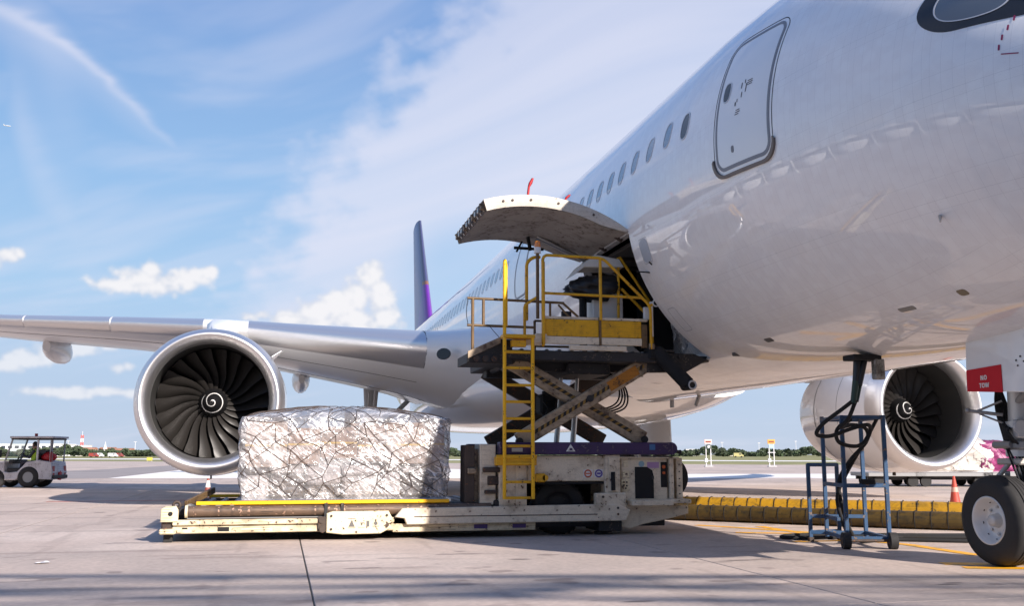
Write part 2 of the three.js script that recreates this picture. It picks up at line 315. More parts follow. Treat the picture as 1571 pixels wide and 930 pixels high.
for (let i = 0; i < XJ.length - 1; i++) for (let j = 0; j < ZJ.length - 1; j++)
  mk('slab', bx(XJ[i] + .009, XJ[i + 1] - .009, -0.0195, (rs() - .5) * .002, ZJ[j] + .007, ZJ[j + 1] - .007, 0.004), mConc[floor(rs() * 3)], apron);
const mSeal = std([0.02, 0.02, 0.02], 0.7);
for (const x of XJ) mk('joint_seal', bx(x - .007, x + .007, -0.0195, -0.006, ZJ[0], ZJ[6], 0.001), mSeal, apron);
for (const z of ZJ) mk('joint_seal', bx(XJ[0], XJ[11], -0.0195, -0.0065, z - .005, z + .005, 0.001), mSeal, apron);
/* strips of other paving */
struct(mk('pale_concrete_strip', sheet([gp(166, 733.6), gp(785, 733.6), gp(1640, 734.5), gp(1640, 726.5), gp(1040, 727), gp(760, 722), gp(470, 711), gp(360, 712)], -0.012), mPale)).userData.label = 'bright pale concrete taxiway strip beyond the aircraft';
struct(mk('asphalt_strip', sheet([gp(-60, 735.5), gp(60, 734.4), gp(164, 733.6), gp(250, 723.5), gp(358, 711.6), gp(352, 709.6), gp(240, 715.5), gp(130, 721.5), gp(-60, 729)], -0.012), mAsph)).userData.label = 'grey asphalt strip running past the tow tractor';
struct(mk('runway', sheet([gp(-200, 704.2, -.05), gp(800, 706.6, -.05), gp(1900, 710.6, -.05), gp(1900, 709.2, -.05), gp(800, 705.2, -.05), gp(-200, 702.8, -.05)], -0.045), mPale)).userData.label = 'pale runway line across the far grass';
/* painted markings */
const paintTex = c => dtex(512, 512, (u, v) => { const a = fbm(u * 10, v * 10, 5, 10, 251), f = vn(u * 200, v * 200, 200, 253); return mix3(c, S8(150, 132, 100), sst(.55, .75, a * .8 + f * .2) * .6); }, { rep: 0.5 });
const mLineY = std('#ffffff', 0.6, 0, { map: paintTex(S8(236, 168, 10)) }), mLineR = std('#ffffff', 0.6, 0, { map: paintTex(S8(190, 70, 60)) }), mLineW = std('#ffffff', 0.6, 0, { map: paintTex(S8(226, 224, 218)) });
function line(name, label, pts, w, mat, group) {
  const g = [];
  for (let i = 0; i < pts.length - 1; i++) { const d = pts[i + 1].clone().sub(pts[i]).setY(0).normalize(), n = V(-d.z, 0, d.x).multiplyScalar(w / 2); g.push(sheet([pts[i].clone().add(n), pts[i + 1].clone().add(n), pts[i + 1].clone().sub(n), pts[i].clone().sub(n)], 0.0042 + i * .0008)); }
  for (const q of g) { const p = q.attributes.normal; for (let i = 0; i < p.count; i++) p.setXYZ(i, 0, 1, 0); }
  const m = mk(name, g, mat); m.userData.kind = 'structure'; m.userData.label = label; if (group) m.userData.group = group; return m;
}
line('painted_marking', 'yellow painted line leading from the loader under the duct', [gp(1068, 806), gp(1110, 808.5), gp(1245, 817.5)], .2, mLineY);
line('painted_marking', 'short yellow painted line between loader and trolley', [gp(1128, 817.5), gp(1215, 818.8)], .22, mLineY);
line('painted_marking', 'yellow painted line passing under the blue trolley', [gp(1165, 808), gp(1280, 826), gp(1392, 836), gp(1500, 852.5)], .2, mLineY);
line('painted_marking', 'yellow painted line in front of the cable coil', [gp(1216, 831.5), gp(1300, 829.5), gp(1425, 828)], .16, mLineY);
line('painted_marking', 'yellow stop bar under the nose wheel', [gp(1444, 865.3), gp(1640, 866.5)], .28, mLineY);
line('painted_marking', 'second yellow stop bar in front of the nose wheel', [gp(1478, 871.3), gp(1660, 873.2)], .22, mLineY);
line('painted_marking', 'red painted danger line under the engine shadow', [gp(72, 770.2), gp(200, 768.6), gp(330, 767.4)], .26, mLineR);
line('painted_marking', 'white painted line across the apron behind the engine', [gp(236, 758), gp(420, 763)], .16, mLineW);
line('painted_marking', 'thin white service road line near the tow tractor', [gp(60, 738.5), gp(420, 736.8)], .14, mLineW);

/* ---------- far things ---------- */
/* a far-off wood that reads as one mass */
const leafClump = (() => {
  const parts = [], r = RNG(9), m = new THREE.Matrix4(), e = new THREE.Euler();
  for (let i = 0; i < 60; i++) {
    const t = new THREE.PlaneGeometry(.34 + r() * .2, .3 + r() * .2), a = r() * 6.28, c = r() * 2 - 1, q = sqrt(1 - c * c), k = .55 + .45 * r();
    m.makeRotationFromEuler(e.set(r() * 6, r() * 6, r() * 6)); t.applyMatrix4(m); t.translate(q * cos(a) * k, c * k * .8, q * sin(a) * k); parts.push(uvBox(t));
  }
  return mergeGeometries(parts);
})();
{
  const mLeaf = phys([0.055, 0.085, 0.035], 0.9, { transmission: 0.3, thickness: 0 }), N = 3400, im = new THREE.InstancedMesh(leafClump, mLeaf, N), r = RNG(31), o = new THREE.Object3D(), col = new THREE.Color();
  for (let i = 0; i < N; i++) {
    const px = -200 + r() * 2000, D = 760 + r() * 160, grp_ = fbm(px * .035 + 5, 1, 4, 256, 71), right = sst(900, 1300, px);
    const h = (1.2 + pow(grp_, 1.6) * 12 + right * 1.2) * (.25 + .75 * r());
    const v = V((px - 785.5) / 1529, 0, -1).applyAxisAngle(UPV, -12.9 * PI / 180); v.y = 0;
    o.position.set(camera.position.x + v.x * D, h * .78, camera.position.z + v.z * D); const s = 1.1 + r() * 1.6; o.scale.set(s * 1.3, s, s * 1.3); o.rotation.set(0, r() * 6, 0); o.updateMatrix(); im.setMatrixAt(i, o.matrix);
    const k = .7 + r() * .6; im.setColorAt(i, col.setRGB(k, k * (.95 + r() * .1), k));
  }
  im.name = 'treeline'; im.userData = { kind: 'stuff', label: 'dark green far-off treeline along the horizon' }; scene.add(im);
}
/* buildings across the airfield: pixel column, width in pixels, height above horizon in pixels, distance */
const mWallW = std([0.74, 0.73, 0.72], 0.8), mWallC = std([0.62, 0.56, 0.48], 0.8), mRoofR = std([0.34, 0.17, 0.11], 0.8), mRoofG = std([0.45, 0.46, 0.48], 0.6), mWin = std([0.05, 0.06, 0.08], 0.2);
function farFrame(px, D) { const v = V((px - 785.5) / 1529, 0, -1).applyAxisAngle(UPV, -12.9 * PI / 180); return { x: camera.position.x + v.x * D, z: camera.position.z + v.z * D, k: D / 1529 }; }
function farBuilding(name, label, px, w, h, D, wall, roof, pitched, nw, fl) {
  const f = farFrame(px, D), o = thing(name, label, 'building', 'buildings across the airfield'), W = w * f.k, H = h * f.k + 1.3, dp = W * .5 + 4;
  o.position.set(f.x, -.06, f.z); o.rotation.y = -12.9 * PI / 180;
  mk('wall', bx(-W / 2, W / 2, 0, H, -dp, 0, .1), wall, o);
  if (pitched) mk('roof', loft([[V(-W * .54, H, 1), V(-W * .54, H, -dp - 1), V(-W * .54, H + W * .0 + 2.2, -dp / 2)], [V(W * .54, H, 1), V(W * .54, H, -dp - 1), V(W * .54, H + 2.2, -dp / 2)]]), roof, o);
  else mk('roof', bx(-W * .51, W * .51, H, H + .7, -dp - .3, .3, .1), roof, o);
  for (let i = 0; i < nw; i++) for (let j = 0; j < fl; j++) { const cw = W / nw, x = -W / 2 + cw * (i + .5), y = H * (j + .35) / fl, ww = cw * .6; mk('window', bx(x - ww / 2, x + ww / 2, y, y + H / fl * .45, -.1, .12, .02), mWin, o); }
  return o;
}
farBuilding('hangar', 'long white hangar with flat roof across the airfield', 55, 92, 15.5, 1000, mWallW, mWallW, false, 9, 2);
farBuilding('warehouse', 'low white warehouse beside the red and white mast', 118, 40, 14, 1050, mWallW, mRoofG, false, 5, 2);
farBuilding('house', 'small cream house with brown roof right of the mast', 140, 22, 8, 960, mWallC, mRoofR, true, 4, 1);
farBuilding('temple_hall', 'cream temple hall with stepped roof across the airfield', 170, 22, 8, 940, mWallC, mRoofR, true, 5, 1);
farBuilding('house', 'wide cream house with red roof beyond the grass', 192, 30, 6.5, 930, mWallC, mRoofR, true, 5, 1);
farBuilding('shed', 'pale low shed far behind the tow tractor', 22, 34, 5, 900, mWallC, mRoofG, false, 4, 1);
farBuilding('office_block', 'small white office block right of the loader on the horizon', 1058, 18, 8, 1100, mWallW, mRoofG, false, 4, 2);
farBuilding('warehouse', 'tiny pale warehouse on the horizon between the two signs', 1122, 14, 4, 1100, mWallC, mRoofG, false, 3, 1);
{
  const f = farFrame(168, 940), o = thing('temple_spire', 'white pointed temple spire above the cream hall', 'spire'); o.position.set(f.x, 0, f.z - 2);
  const g = new THREE.LatheGeometry([[2.6, 0], [2.6, 6], [1.9, 6.4], [1.7, 8], [.9, 8.6], [.7, 10.5], [.2, 12.5], [.02, 14]].map(p => new THREE.Vector2(...p)), 12); mk('spire_body', g, mWallW, o); mk('base', bx(-3.2, 3.2, 0, 2, -3.2, 3.2, .1), mWallC, o);
  const f2 = farFrame(133, 980), q = thing('lattice_mast', 'red and white banded radio mast among the far buildings', 'mast'); q.position.set(f2.x, 0, f2.z);
  for (let i = 0; i < 6; i++) { const g2 = []; for (const [x, z] of [[-1, -1], [1, -1], [1, 1], [-1, 1]]) { g2.push(rod(V(x, i * 3.4, z), V(x, i * 3.4 + 3.4, z), .28, 5)); } g2.push(bar(V(-1, i * 3.4, 1), V(1, i * 3.4 + 3.4, 1), .3, .3), bar(V(1, i * 3.4, -1), V(-1, i * 3.4 + 3.4, -1), .3, .3)); mk('mast_section', g2, i % 2 ? std([.6, .12, .10], .6) : mWallW, q); }
  mk('antenna', rod(V(0, 20, 0), V(0, 24, 0), .2, 5), mWallW, q);
}
for (const [px, D, h, w] of [[112, 880, 13, 'beside the low white warehouse'], [214, 860, 12, 'beside the wide cream house'], [1104, 820, 11, 'just past the white taxiway sign'], [1216, 900, 13, 'beside the far engine cowl'], [1160, 940, 12, 'just before the orange-headed sign']]) {
  const f = farFrame(px, D), q = thing('floodlight_mast', `thin pale floodlight mast ${w}`, 'light mast', 'floodlight masts across the airfield'); q.position.set(f.x, 0, f.z);
  mk('pole', rod(V(0, 0, 0), V(0, h, 0), .28, 6, .16), mWallW, q); mk('lamp_bar', bx(-1.3, 1.3, h, h + .5, -.2, .2, .05), M.greyLight, q);
}
for (const [px, D, c, kind, w] of [[152, 560, [.28, .05, .04], 'red', 'in front of the small cream house'], [160, 575, [.7, .7, .7], 'white', 'next to a red one by the small house'], [181, 560, [.7, .7, .7], 'white', 'in front of the temple hall'], [190, 570, [.26, .06, .05], 'red', 'in front of the wide cream house'], [1128, 520, [.42, .38, .16], 'yellow', 'between the two taxiway signs']]) {
  const f = farFrame(px, D), q = thing('service_van', `tiny ${kind} service van ${w}`, 'van', 'vans across the airfield'); q.position.set(f.x, -.06, f.z); q.rotation.y = -12.9 * PI / 180;
  mk('body', plate([[-2.4, .5], [-2.4, 2.3], [1.2, 2.3], [2.0, 1.4], [2.6, 1.2], [2.6, .5]], 1.9, .05).translate(0, 0, -.95), std(c, .5), q); mk('side_window', bx(.2, 1.4, 1.4, 2.0, .98, 1.02, .01), mWin, q);
  for (const x of [-1.5, 1.6]) for (const z of [-.9, .9]) mk('wheel', rod(V(x, .42, z - .12), V(x, .42, z + .12), .42, 12), M.rubber, q);
}
/* stand signs out on the taxiway */
const font = await new FontLoader().loadAsync('fonts/droid/droid_sans_bold.typeface.json');
function text(str, size, depth = 0.004) { const g = new TextGeometry(str, { font, size, depth, curveSegments: 2 }); g.computeBoundingBox(); const b = g.boundingBox; g.translate(-(b.min.x + b.max.x) / 2, -(b.min.y + b.max.y) / 2, 0); return g; }
function standSign(px, label, headMat, second) {
  const p = gp(px, 716.3), o = thing('taxiway_sign', label, 'sign', 'signs on the taxiway edge'); o.position.set(p.x, 0, p.z); o.rotation.y = -12.9 * PI / 180;
  for (const s of [-1, 1]) mk('post', bx(s * .26 - .04, s * .26 + .04, 0, 2.5, -.05, .05), M.plainWhite, o);
  mk('base', bx(-.45, .45, 0, .1, -.3, .3), M.greyLight, o);
  const b = mk('sign_board', bx(-.4, .4, 2.5, 2.98, -.06, .06), headMat, o); mk('printed_band', bx(-.3, .3, 2.64, 2.82, .061, .07, .002), std([.25, .05, .03], .5), b);
  if (second) { const c = mk('number_board', bx(-.28, .28, 1.95, 2.42, -.05, .06), std([.03, .05, .045], .5), o); mk('arrow_mark', plate([[-.03, 2.02], [.18, 2.12], [.18, 2.3], [-.03, 2.34], [-.1, 2.2]], .012, 0).translate(0, 0, .061), M.plainWhite, c); }
  else { const c = mk('number_board', bx(-.3, .3, 2.05, 2.42, -.05, .06), std([.35, .5, .62], .5), o); mk('crossbar', bx(-.42, .42, 1.5, 1.6, -.05, .05), M.greyLight, o); }
  mk('foot_box', bx(-.42, -.12, .5, .9, -.1, .2), M.plainWhite, o);
}
standSign(1087, 'white taxiway sign with red band above a black board', std([.8, .5, .45], .5), true);
standSign(1184, 'taxiway sign with orange head above a pale blue board', std([.75, .34, .05], .5), false);
{ // yellow airfield marker by the grass
  const p = gp(230, 709), o = thing('airfield_marker', 'small yellow lit marker at the grass edge beside the engine', 'marker'); o.position.set(p.x, 0, p.z);
  mk('marker_panel', bx(-.5, .5, .25, .85, -.1, .1), std([.45, .38, .05], .6), o); for (const s of [-1, 1]) mk('leg', rod(V(s * .4, 0, 0), V(s * .4, .3, 0), .06), M.grey, o);
}
/* terminal piers out of frame: one behind the camera whose roof edge and sun louvres shade the foreground, one to starboard that the fuselage mirrors */
const mGlassWall = phys([0.10, 0.13, 0.15], 0.08, { clearcoat: 0 }), mMembrane = std([0.78, 0.77, 0.75], 0.7);
function pier(label, length, H, bays) {
  const o = thing('terminal_pier', label, 'building');
  mk('glass_wall', bx(-length / 2, length / 2, 2.5, H - 2, -9, 9, .05), mGlassWall, o);
  mk('base_wall', bx(-length / 2 - .5, length / 2 + .5, 0, 2.5, -9.6, 9.6, .05), M.greyLight, o);
  for (let i = 0; i < bays; i++) {
    const x0 = -length / 2 + i * length / bays, w = length / bays, c = x0 + w * .5;
    for (const s of [-1, 1]) {
      /* white membrane leaf leaning over the glass */
      const rings = range_(0, 1, 8).map(t => { const y = 2.2 + (H - 1.2) * t, hw = w * .46 * pow(sin(PI * (.12 + .80 * t)), .8), z = s * (10.2 - 5.5 * t * t); return [V(c - hw + w * .18 * t, y, z), V(c + w * .18 * t, y, z + s * .5), V(c + hw + w * .18 * t, y, z), V(c + w * .18 * t, y, z - s * .2)]; });
      mk('membrane_leaf', loft(rings), mMembrane, o); mk('column', rod(V(x0, 0, s * 9.8), V(x0, H - 1.5, s * 9.4), .3, 8), M.plainWhite, o);
    }
  }
  mk('roof', bx(-length / 2 - 1, length / 2 + 1, H - 2, H - 1.4, -9.8, 9.8, .05), M.greyLight, o);
  return o;
}
const range_ = (a, b, n) => Array.from({ length: n + 1 }, (_, i) => a + (b - a) * i / n);
{
  const a = pier('grey glass terminal pier with white membrane leaves beside the apron', 136, 12.5, 9); a.position.set(-88, 0, -40); a.rotation.y = PI / 2;
  /* foreground pier: its roof edge at height H over a line that throws its shadow along the bottom of the view */
  const H = 13, k = H / SUN.y, e = V(.974, 0, .225), n = V(-.225, 0, .974), g0 = V(-6.2, 0, 15.5), top = g0.clone().add(V(SUN.x * k, H, SUN.z * k));
  const o = thing('terminal_building', 'glass terminal front with tubular sun louvres along its roof edge', 'building');
  o.position.set(top.x, 0, top.z); o.rotation.y = -atan2(.225, .974);
  /* local x along the edge, local z away from the aircraft */
  mk('glass_wall', bx(-60, 60, 3.5, H - 1.2, 5.6, 22, .05), mGlassWall, o); mk('base_wall', bx(-60.5, 60.5, 0, 3.5, 5.4, 22.4, .05), M.greyLight, o);
  mk('roof', bx(-61, 61, H - 1.0, H - .5, 5.0, 23, .05), mMembrane, o);
  const offs = [.06, .20, .95, 1.7, 2.5, 3.2, 3.9], rad = [.085, .05, .05, .06, .08, .1, .1], tilt = [0, .006, -.03, .03, -.02, 0, 0];
  for (const [x0, z0, x1, z1, r] of [[1.5, .25, -7, 1.5, .055], [2.5, .5, -7, 2.5, .06], [.5, 1.1, -6, 3.1, .06], [-3, .2, -8, 1.0, .05], [-2.2, 1.9, -7, 3.9, .07], [-1, .45, 9, 1.25, .05], [1, .8, 8, 1.9, .06], [0, 1.5, 7, 2.7, .07], [3.5, .35, 9, .7, .045], [-5, .9, -10, 3.2, .06]]) mk('lattice_brace', rod(V(x0, -.1, z0), V(x1, -.1, z1), r, 8), M.plainWhite, o);
  offs.forEach((z, i) => mk('louvre_tube', rod(V(-60, 0, z - 60 * tilt[i]), V(60, 0, z + 60 * tilt[i]), rad[i], 8), M.plainWhite, o));
  for (let x = -54; x <= 60; x += 12) mk('bracket', bar(V(x, -.6, 5.2), V(x, -.16, 0), .08, .12), M.plainWhite, o);
  o.children.filter(c => c.name === 'louvre_tube' || c.name === 'bracket' || c.name === 'lattice_brace').forEach(c => c.position.y = H);
}

/* ---------- the airliner ---------- */
const fusTab = { s: [0, .03, .1, .25, .5, 1, 1.5, 2, 3, 4, 5, 6, 7, 8.5, 10], hw: [0, .24, .45, .71, 1.0, 1.42, 1.72, 1.95, 2.33, 2.58, 2.75, 2.87, 2.94, 2.98, 2.98], tp: [4.35, 4.57, 4.75, 5.0, 5.3, 5.75, 6.15, 6.55, 7.3, 7.85, 8.2, 8.4, 8.5, 8.55, 8.55], bt: [4.35, 4.13, 3.95, 3.73, 3.5, 3.22, 3.05, 2.92, 2.76, 2.66, 2.6, 2.57, 2.555, 2.55, 2.55], md: [4.35, 4.36, 4.37, 4.39, 4.44, 4.53, 4.65, 4.78, 5.0, 5.2, 5.35, 5.47, 5.53, 5.55, 5.55] };
/* monotone cubic interpolation over sqrt(s) */
function pchip(xs, ys) {
  const n = xs.length, h = [], d = [], m = new Array(n);
  for (let i = 0; i < n - 1; i++) { h[i] = xs[i + 1] - xs[i]; d[i] = (ys[i + 1] - ys[i]) / h[i]; }
  m[0] = d[0]; m[n - 1] = d[n - 2];
  for (let i = 1; i < n - 1; i++) m[i] = d[i - 1] * d[i] <= 0 ? 0 : 3 * (h[i - 1] + h[i]) / ((2 * h[i] + h[i - 1]) / d[i - 1] + (h[i] + 2 * h[i - 1]) / d[i]);
  return x => { if (x >= xs[n - 1]) return ys[n - 1]; if (x <= xs[0]) return ys[0]; let i = 0; while (x > xs[i + 1]) i++; const t = (x - xs[i]) / h[i], t2 = t * t, t3 = t2 * t; return ys[i] * (2 * t3 - 3 * t2 + 1) + h[i] * m[i] * (t3 - 2 * t2 + t) + ys[i + 1] * (3 * t2 - 2 * t3) + h[i] * m[i + 1] * (t3 - t2); };
}
const rt = fusTab.s.map(Math.sqrt), fHW = pchip(rt, fusTab.hw), fTP = pchip(rt, fusTab.tp), fBT = pchip(rt, fusTab.bt), fMD = pchip(rt, fusTab.md);
const tailZ = -24, tHW = pchip([0, 4, 9, 14, 18, 21.8], [2.98, 2.9, 2.45, 1.6, .85, .25]), tTP = pchip([0, 6, 14, 21.8], [8.55, 8.5, 8.1, 7.3]), tBT = pchip([0, 4, 9, 14, 18, 21.8], [2.55, 2.75, 3.7, 5.1, 6.0, 6.7]);
/* surface point: th = 0 at the starboard flank, up positive; off = distance outwards */
function skin0(z, th) {
  let hw, t, b, m;
  if (z < tailZ) { const s = tailZ - z; hw = tHW(s); t = tTP(s); b = tBT(s); m = (t + b) / 2; }
  else { const s = sqrt(max(0, 21 - z)); hw = fHW(s); t = fTP(s); b = fBT(s); m = fMD(s); }
  const c = cos(th), q = sin(th); return V(-hw * c, m + (q > 0 ? t - m : m - b) * q, z);
}
function skinN(z, th) {
  const e = .02, a = skin0(min(z + e, 20.999), th).sub(skin0(z - e, th)), b = skin0(z, th + e).sub(skin0(z, th - e)), n = b.cross(a).normalize();
  const p = skin0(z, th); if (n.x * p.x + n.y * (p.y - 5) < 0 && abs(n.z) < .9) n.negate(); return n;
}
const skin = (z, th, off = 0) => off ? skin0(z, th).addScaledVector(skinN(z, th), off) : skin0(z, th);
const D2R = PI / 180, HZ0 = 7.65, HZ1 = 10.45, HT0 = -60 * D2R, HT1 = -9 * D2R;
/* surface grid over [z, th] cells; skip(zc, thc) leaves holes */
function skinGrid(zs, ths, off = 0, skip, uvf, wob = 0) {
  const pos = [], nor = [], uv = [], idx = [], n = ths.length;
  for (const z of zs) for (const t of ths) { const p = skin(z, t, off), q = skinN(z, t); pos.push(p.x, p.y, p.z); if (wob) { q.z += (vn(z * .9 + 40, t * 3.2 + 40, 256, 7) - .5) * wob; q.y += (vn(z * .9 + 90, t * 3.2 + 90, 256, 8) - .5) * wob * .6; q.normalize(); } nor.push(q.x, q.y, q.z); const w = uvf ? uvf(z, t) : [z / 24, t / (2 * PI)]; uv.push(...w); }
  for (let i = 0; i < zs.length - 1; i++) for (let j = 0; j < n - 1; j++) {
    if (skip && skip((zs[i] + zs[i + 1]) / 2, (ths[j] + ths[j + 1]) / 2)) continue;
    const a = i * n + j, b = a + 1, c = a + n, d = c + 1; idx.push(a, b, d, a, d, c);
  }
  const g = new THREE.BufferGeometry(); g.setAttribute('position', new THREE.Float32BufferAttribute(pos, 3)); g.setAttribute('normal', new THREE.Float32BufferAttribute(nor, 3)); g.setAttribute('uv', new THREE.Float32BufferAttribute(uv, 2)); g.setIndex(idx);
  /* wind so that faces agree with the normals */
  const i0 = idx[0], A = V(pos[i0 * 3], pos[i0 * 3 + 1], pos[i0 * 3 + 2]), B = V(pos[idx[1] * 3], pos[idx[1] * 3 + 1], pos[idx[1] * 3 + 2]), Cc = V(pos[idx[2] * 3], pos[idx[2] * 3 + 1], pos[idx[2] * 3 + 2]);
  if (B.sub(A).cross(Cc.sub(A)).dot(V(nor[i0 * 3], nor[i0 * 3 + 1], nor[i0 * 3 + 2])) < 0) { for (let k = 0; k < idx.length; k += 3) { const t = idx[k + 1]; idx[k + 1] = idx[k + 2]; idx[k + 2] = t; } g.setIndex(idx); }
  g.userData.keepUV = true; return g;
}
const range = (a, b, n) => Array.from({ length: n + 1 }, (_, i) => a + (b - a) * i / n);
/* outline of a rounded rectangle in (z, arc) metres about a centre */
function rrect(w, h, r, n = 6) { const p = []; for (const [sx, sy, a0] of [[1, 1, 0], [-1, 1, 90], [-1, -1, 180], [1, -1, 270]]) for (let i = 0; i <= n; i++) { const a = (a0 + 90 * i / n) * D2R; p.push([sx * (w / 2 - r) + cos(a) * r, sy * (h / 2 - r) + sin(a) * r]); } return p; }
const oval = (w, h, n = 28) => Array.from({ length: n }, (_, i) => { const a = i / n * 2 * PI, c = cos(a), s = sin(a), e = 0.78; return [Math.sign(c) * pow(abs(c), e) * w / 2, Math.sign(s) * pow(abs(s), e) * h / 2]; });
const RAD = 2.98;
const dense = (o, s = .07) => { const r = []; o.forEach((p, i) => { const q = o[(i + 1) % o.length], k = max(1, Math.ceil(hypot(q[0] - p[0], q[1] - p[1]) / s)); for (let j = 0; j < k; j++) r.push([lerp(p[0], q[0], j / k), lerp(p[1], q[1], j / k)]); }); return r; };
/* closed ribbon along an outline on the skin */
function ribbon(zc, tc, outline, wid, off, side = 1) {
  outline = dense(outline);
  const n = outline.length, top = [], sides = [], nn = [];
  const P = (p, o) => skin(zc + p[0], tc + p[1] / RAD, o);
  const inner = outline.map((p, i) => { const a = outline[(i + n - 1) % n], b = outline[(i + 1) % n], dx = b[0] - a[0], dy = b[1] - a[1], l = hypot(dx, dy) || 1; return [p[0] - dy / l * wid * side, p[1] + dx / l * wid * side]; });
  const g = [];
  const quad = (a, b, c, d) => g.push(a, b, c, a, c, d);
  for (let i = 0; i < n; i++) { const j = (i + 1) % n; quad(P(outline[i], off), P(outline[j], off), P(inner[j], off), P(inner[i], off)); quad(P(outline[i], -.002), P(outline[j], -.002), P(outline[j], off), P(outline[i], off)); quad(P(inner[i], off), P(inner[j], off), P(inner[j], -.002), P(inner[i], -.002)); }
  const pos = []; for (const p of g) pos.push(p.x, p.y, p.z);
  const q = new THREE.BufferGeometry(); q.setAttribute('position', new THREE.Float32BufferAttribute(pos, 3)); q.computeVertexNormals(); return q;
}
/* filled patch of an outline on the skin, with skin normals */
function patch(zc, tc, outline, off, edge = true) {
  outline = dense(outline).reverse(); const n = outline.length, pos = [], nor = [], K = 12, add = (p) => { const v = skin(zc + p[0], tc + p[1] / RAD, off), q = skinN(zc + p[0], tc + p[1] / RAD); pos.push(v.x, v.y, v.z); nor.push(q.x, q.y, q.z); };
  const rad = (p, k) => [p[0] * k / K, p[1] * k / K];
  for (let i = 0; i < n; i++) { const a = outline[i], b = outline[(i + 1) % n]; for (let k = 0; k < K; k++) { const p = rad(a, k), q = rad(b, k), r = rad(b, k + 1), s = rad(a, k + 1); if (k) { add(p); add(q); add(r); } add(p); add(r); add(s); } }
  const g = new THREE.BufferGeometry(); g.setAttribute('position', new THREE.Float32BufferAttribute(pos, 3)); g.setAttribute('normal', new THREE.Float32BufferAttribute(nor, 3));
  if (!edge) return g;
  const e = []; for (let i = 0; i < n; i++) { const a = outline[i], b = outline[(i + 1) % n], P = (p, o) => skin(zc + p[0], tc + p[1] / RAD, o); const A = P(a, off), B = P(b, off), A0 = P(a, -.002), B0 = P(b, -.002); for (const v of [A, B, B0, A, B0, A0]) e.push(v.x, v.y, v.z); }
  const h = new THREE.BufferGeometry(); h.setAttribute('position', new THREE.Float32BufferAttribute(e, 3)); h.computeVertexNormals(); return [g, h];
}
/* paint with panel joints, rivet rows, streaks and specks; u = z/24, v = th/2pi */
const fusTex = (() => {
  const zl = [-2.4, .6, 3.6, 6.7, 10.9, 13.2, 16.75, 19.4], tl = [-66, -33, 40];
  const r = RNG(88), spots = []; for (let i = 0; i < 420; i++) spots.push([r() * 24, -75 + r() * 110, .006 + r() * .012]);
  for (const [z, t, dz, dt, n] of [[16.8, -33, .35, 5, 26], [16.6, -36, .2, 4, 12], [16.9, -31, .1, 8, 12], [15.9, 12, .02, 22, 16], [15.5, -2, .02, 18, 14], [16.9, -4, .02, 10, 9], [17.9, -16, .03, 14, 10], [14.9, -42, .6, 3, 10], [18.2, -48, .3, 6, 14], [13.0, -46, .2, 8, 12]]) for (let i = 0; i < n; i++) spots.push([z + (r() - .5) * 2 * dz, t + (r() - .5) * 2 * dt, .007 + r() * .011]);
  const W = 2048, H = 2048, grid = new Map(); for (const s of spots) { const k = floor(s[0] * 2) + ',' + floor((s[1] + 180) / 4); (grid.get(k) || grid.set(k, []).get(k)).push(s); }
  return dtex(W, H, (u, v) => {
    const z = u * 24 > 21.5 ? u * 24 - 24 : u * 24, td = v > .5 ? (v - 1) * 360 : v * 360;
    const grain = vn(u * 256, v * 256, 256, 61), big = fbm(u * 8, v * 8, 2, 8, 62);
    let c = mix3(S8(238, 237, 236), S8(234, 232, 231), sst(.35, .7, big)); const g = .99 + grain * .02; c = [c[0] * g, c[1] * g, c[2] * g];
    let dl = 9; for (const q of zl) dl = min(dl, abs(z - q)); let dt = 9; for (const q of tl) dt = min(dt, abs(td - q) * .052);
    const l = min(dl, dt); if (l < .012) c = mix3(c, S8(120, 120, 126), .55);
    const rv = (abs(dl - .06) < .008 && ((v * 2048 | 0) % 5 === 0)) || (abs(dt - .06) < .008 && ((u * 2048 | 0) % 5 === 0)); if (rv) c = mix3(c, S8(190, 190, 192), .22);
    const ks = grid.get(floor(z * 2) + ',' + floor((td + 180) / 4)); if (ks) for (const s of ks) if (hypot(z - s[0], (td - s[1]) * .052) < s[2]) c = mix3(c, S8(110, 100, 96), .7);
    return c;
  });
})();
const mPaint = phys('#ffffff', 0.45, { map: fusTex, clearcoat: 1, clearcoatRoughness: 0.012 });
const mWing = phys([0.74, 0.735, 0.73], 0.4, { clearcoat: .5, clearcoatRoughness: .12 }), mWhiteGloss = phys([0.76, 0.755, 0.75], 0.4, { clearcoat: 1, clearcoatRoughness: .05 });
const mSlat = std([0.66, 0.665, 0.68], 0.33, .85), mLip = std([0.76, 0.745, 0.735], 0.42, 1), mPane = phys([0.07, 0.09, 0.115], 0.04, { clearcoat: 1, clearcoatRoughness: .02 }), mPaneDark = phys([0.012, 0.014, 0.018], 0.05, {});
const mOutline = std([0.20, 0.21, 0.235], .5), mSeam = std([0.05, 0.05, 0.055], .7), mFrame = std([0.55, 0.55, 0.56], .4, .3), mHold = std([0.10, 0.095, 0.09], .8);

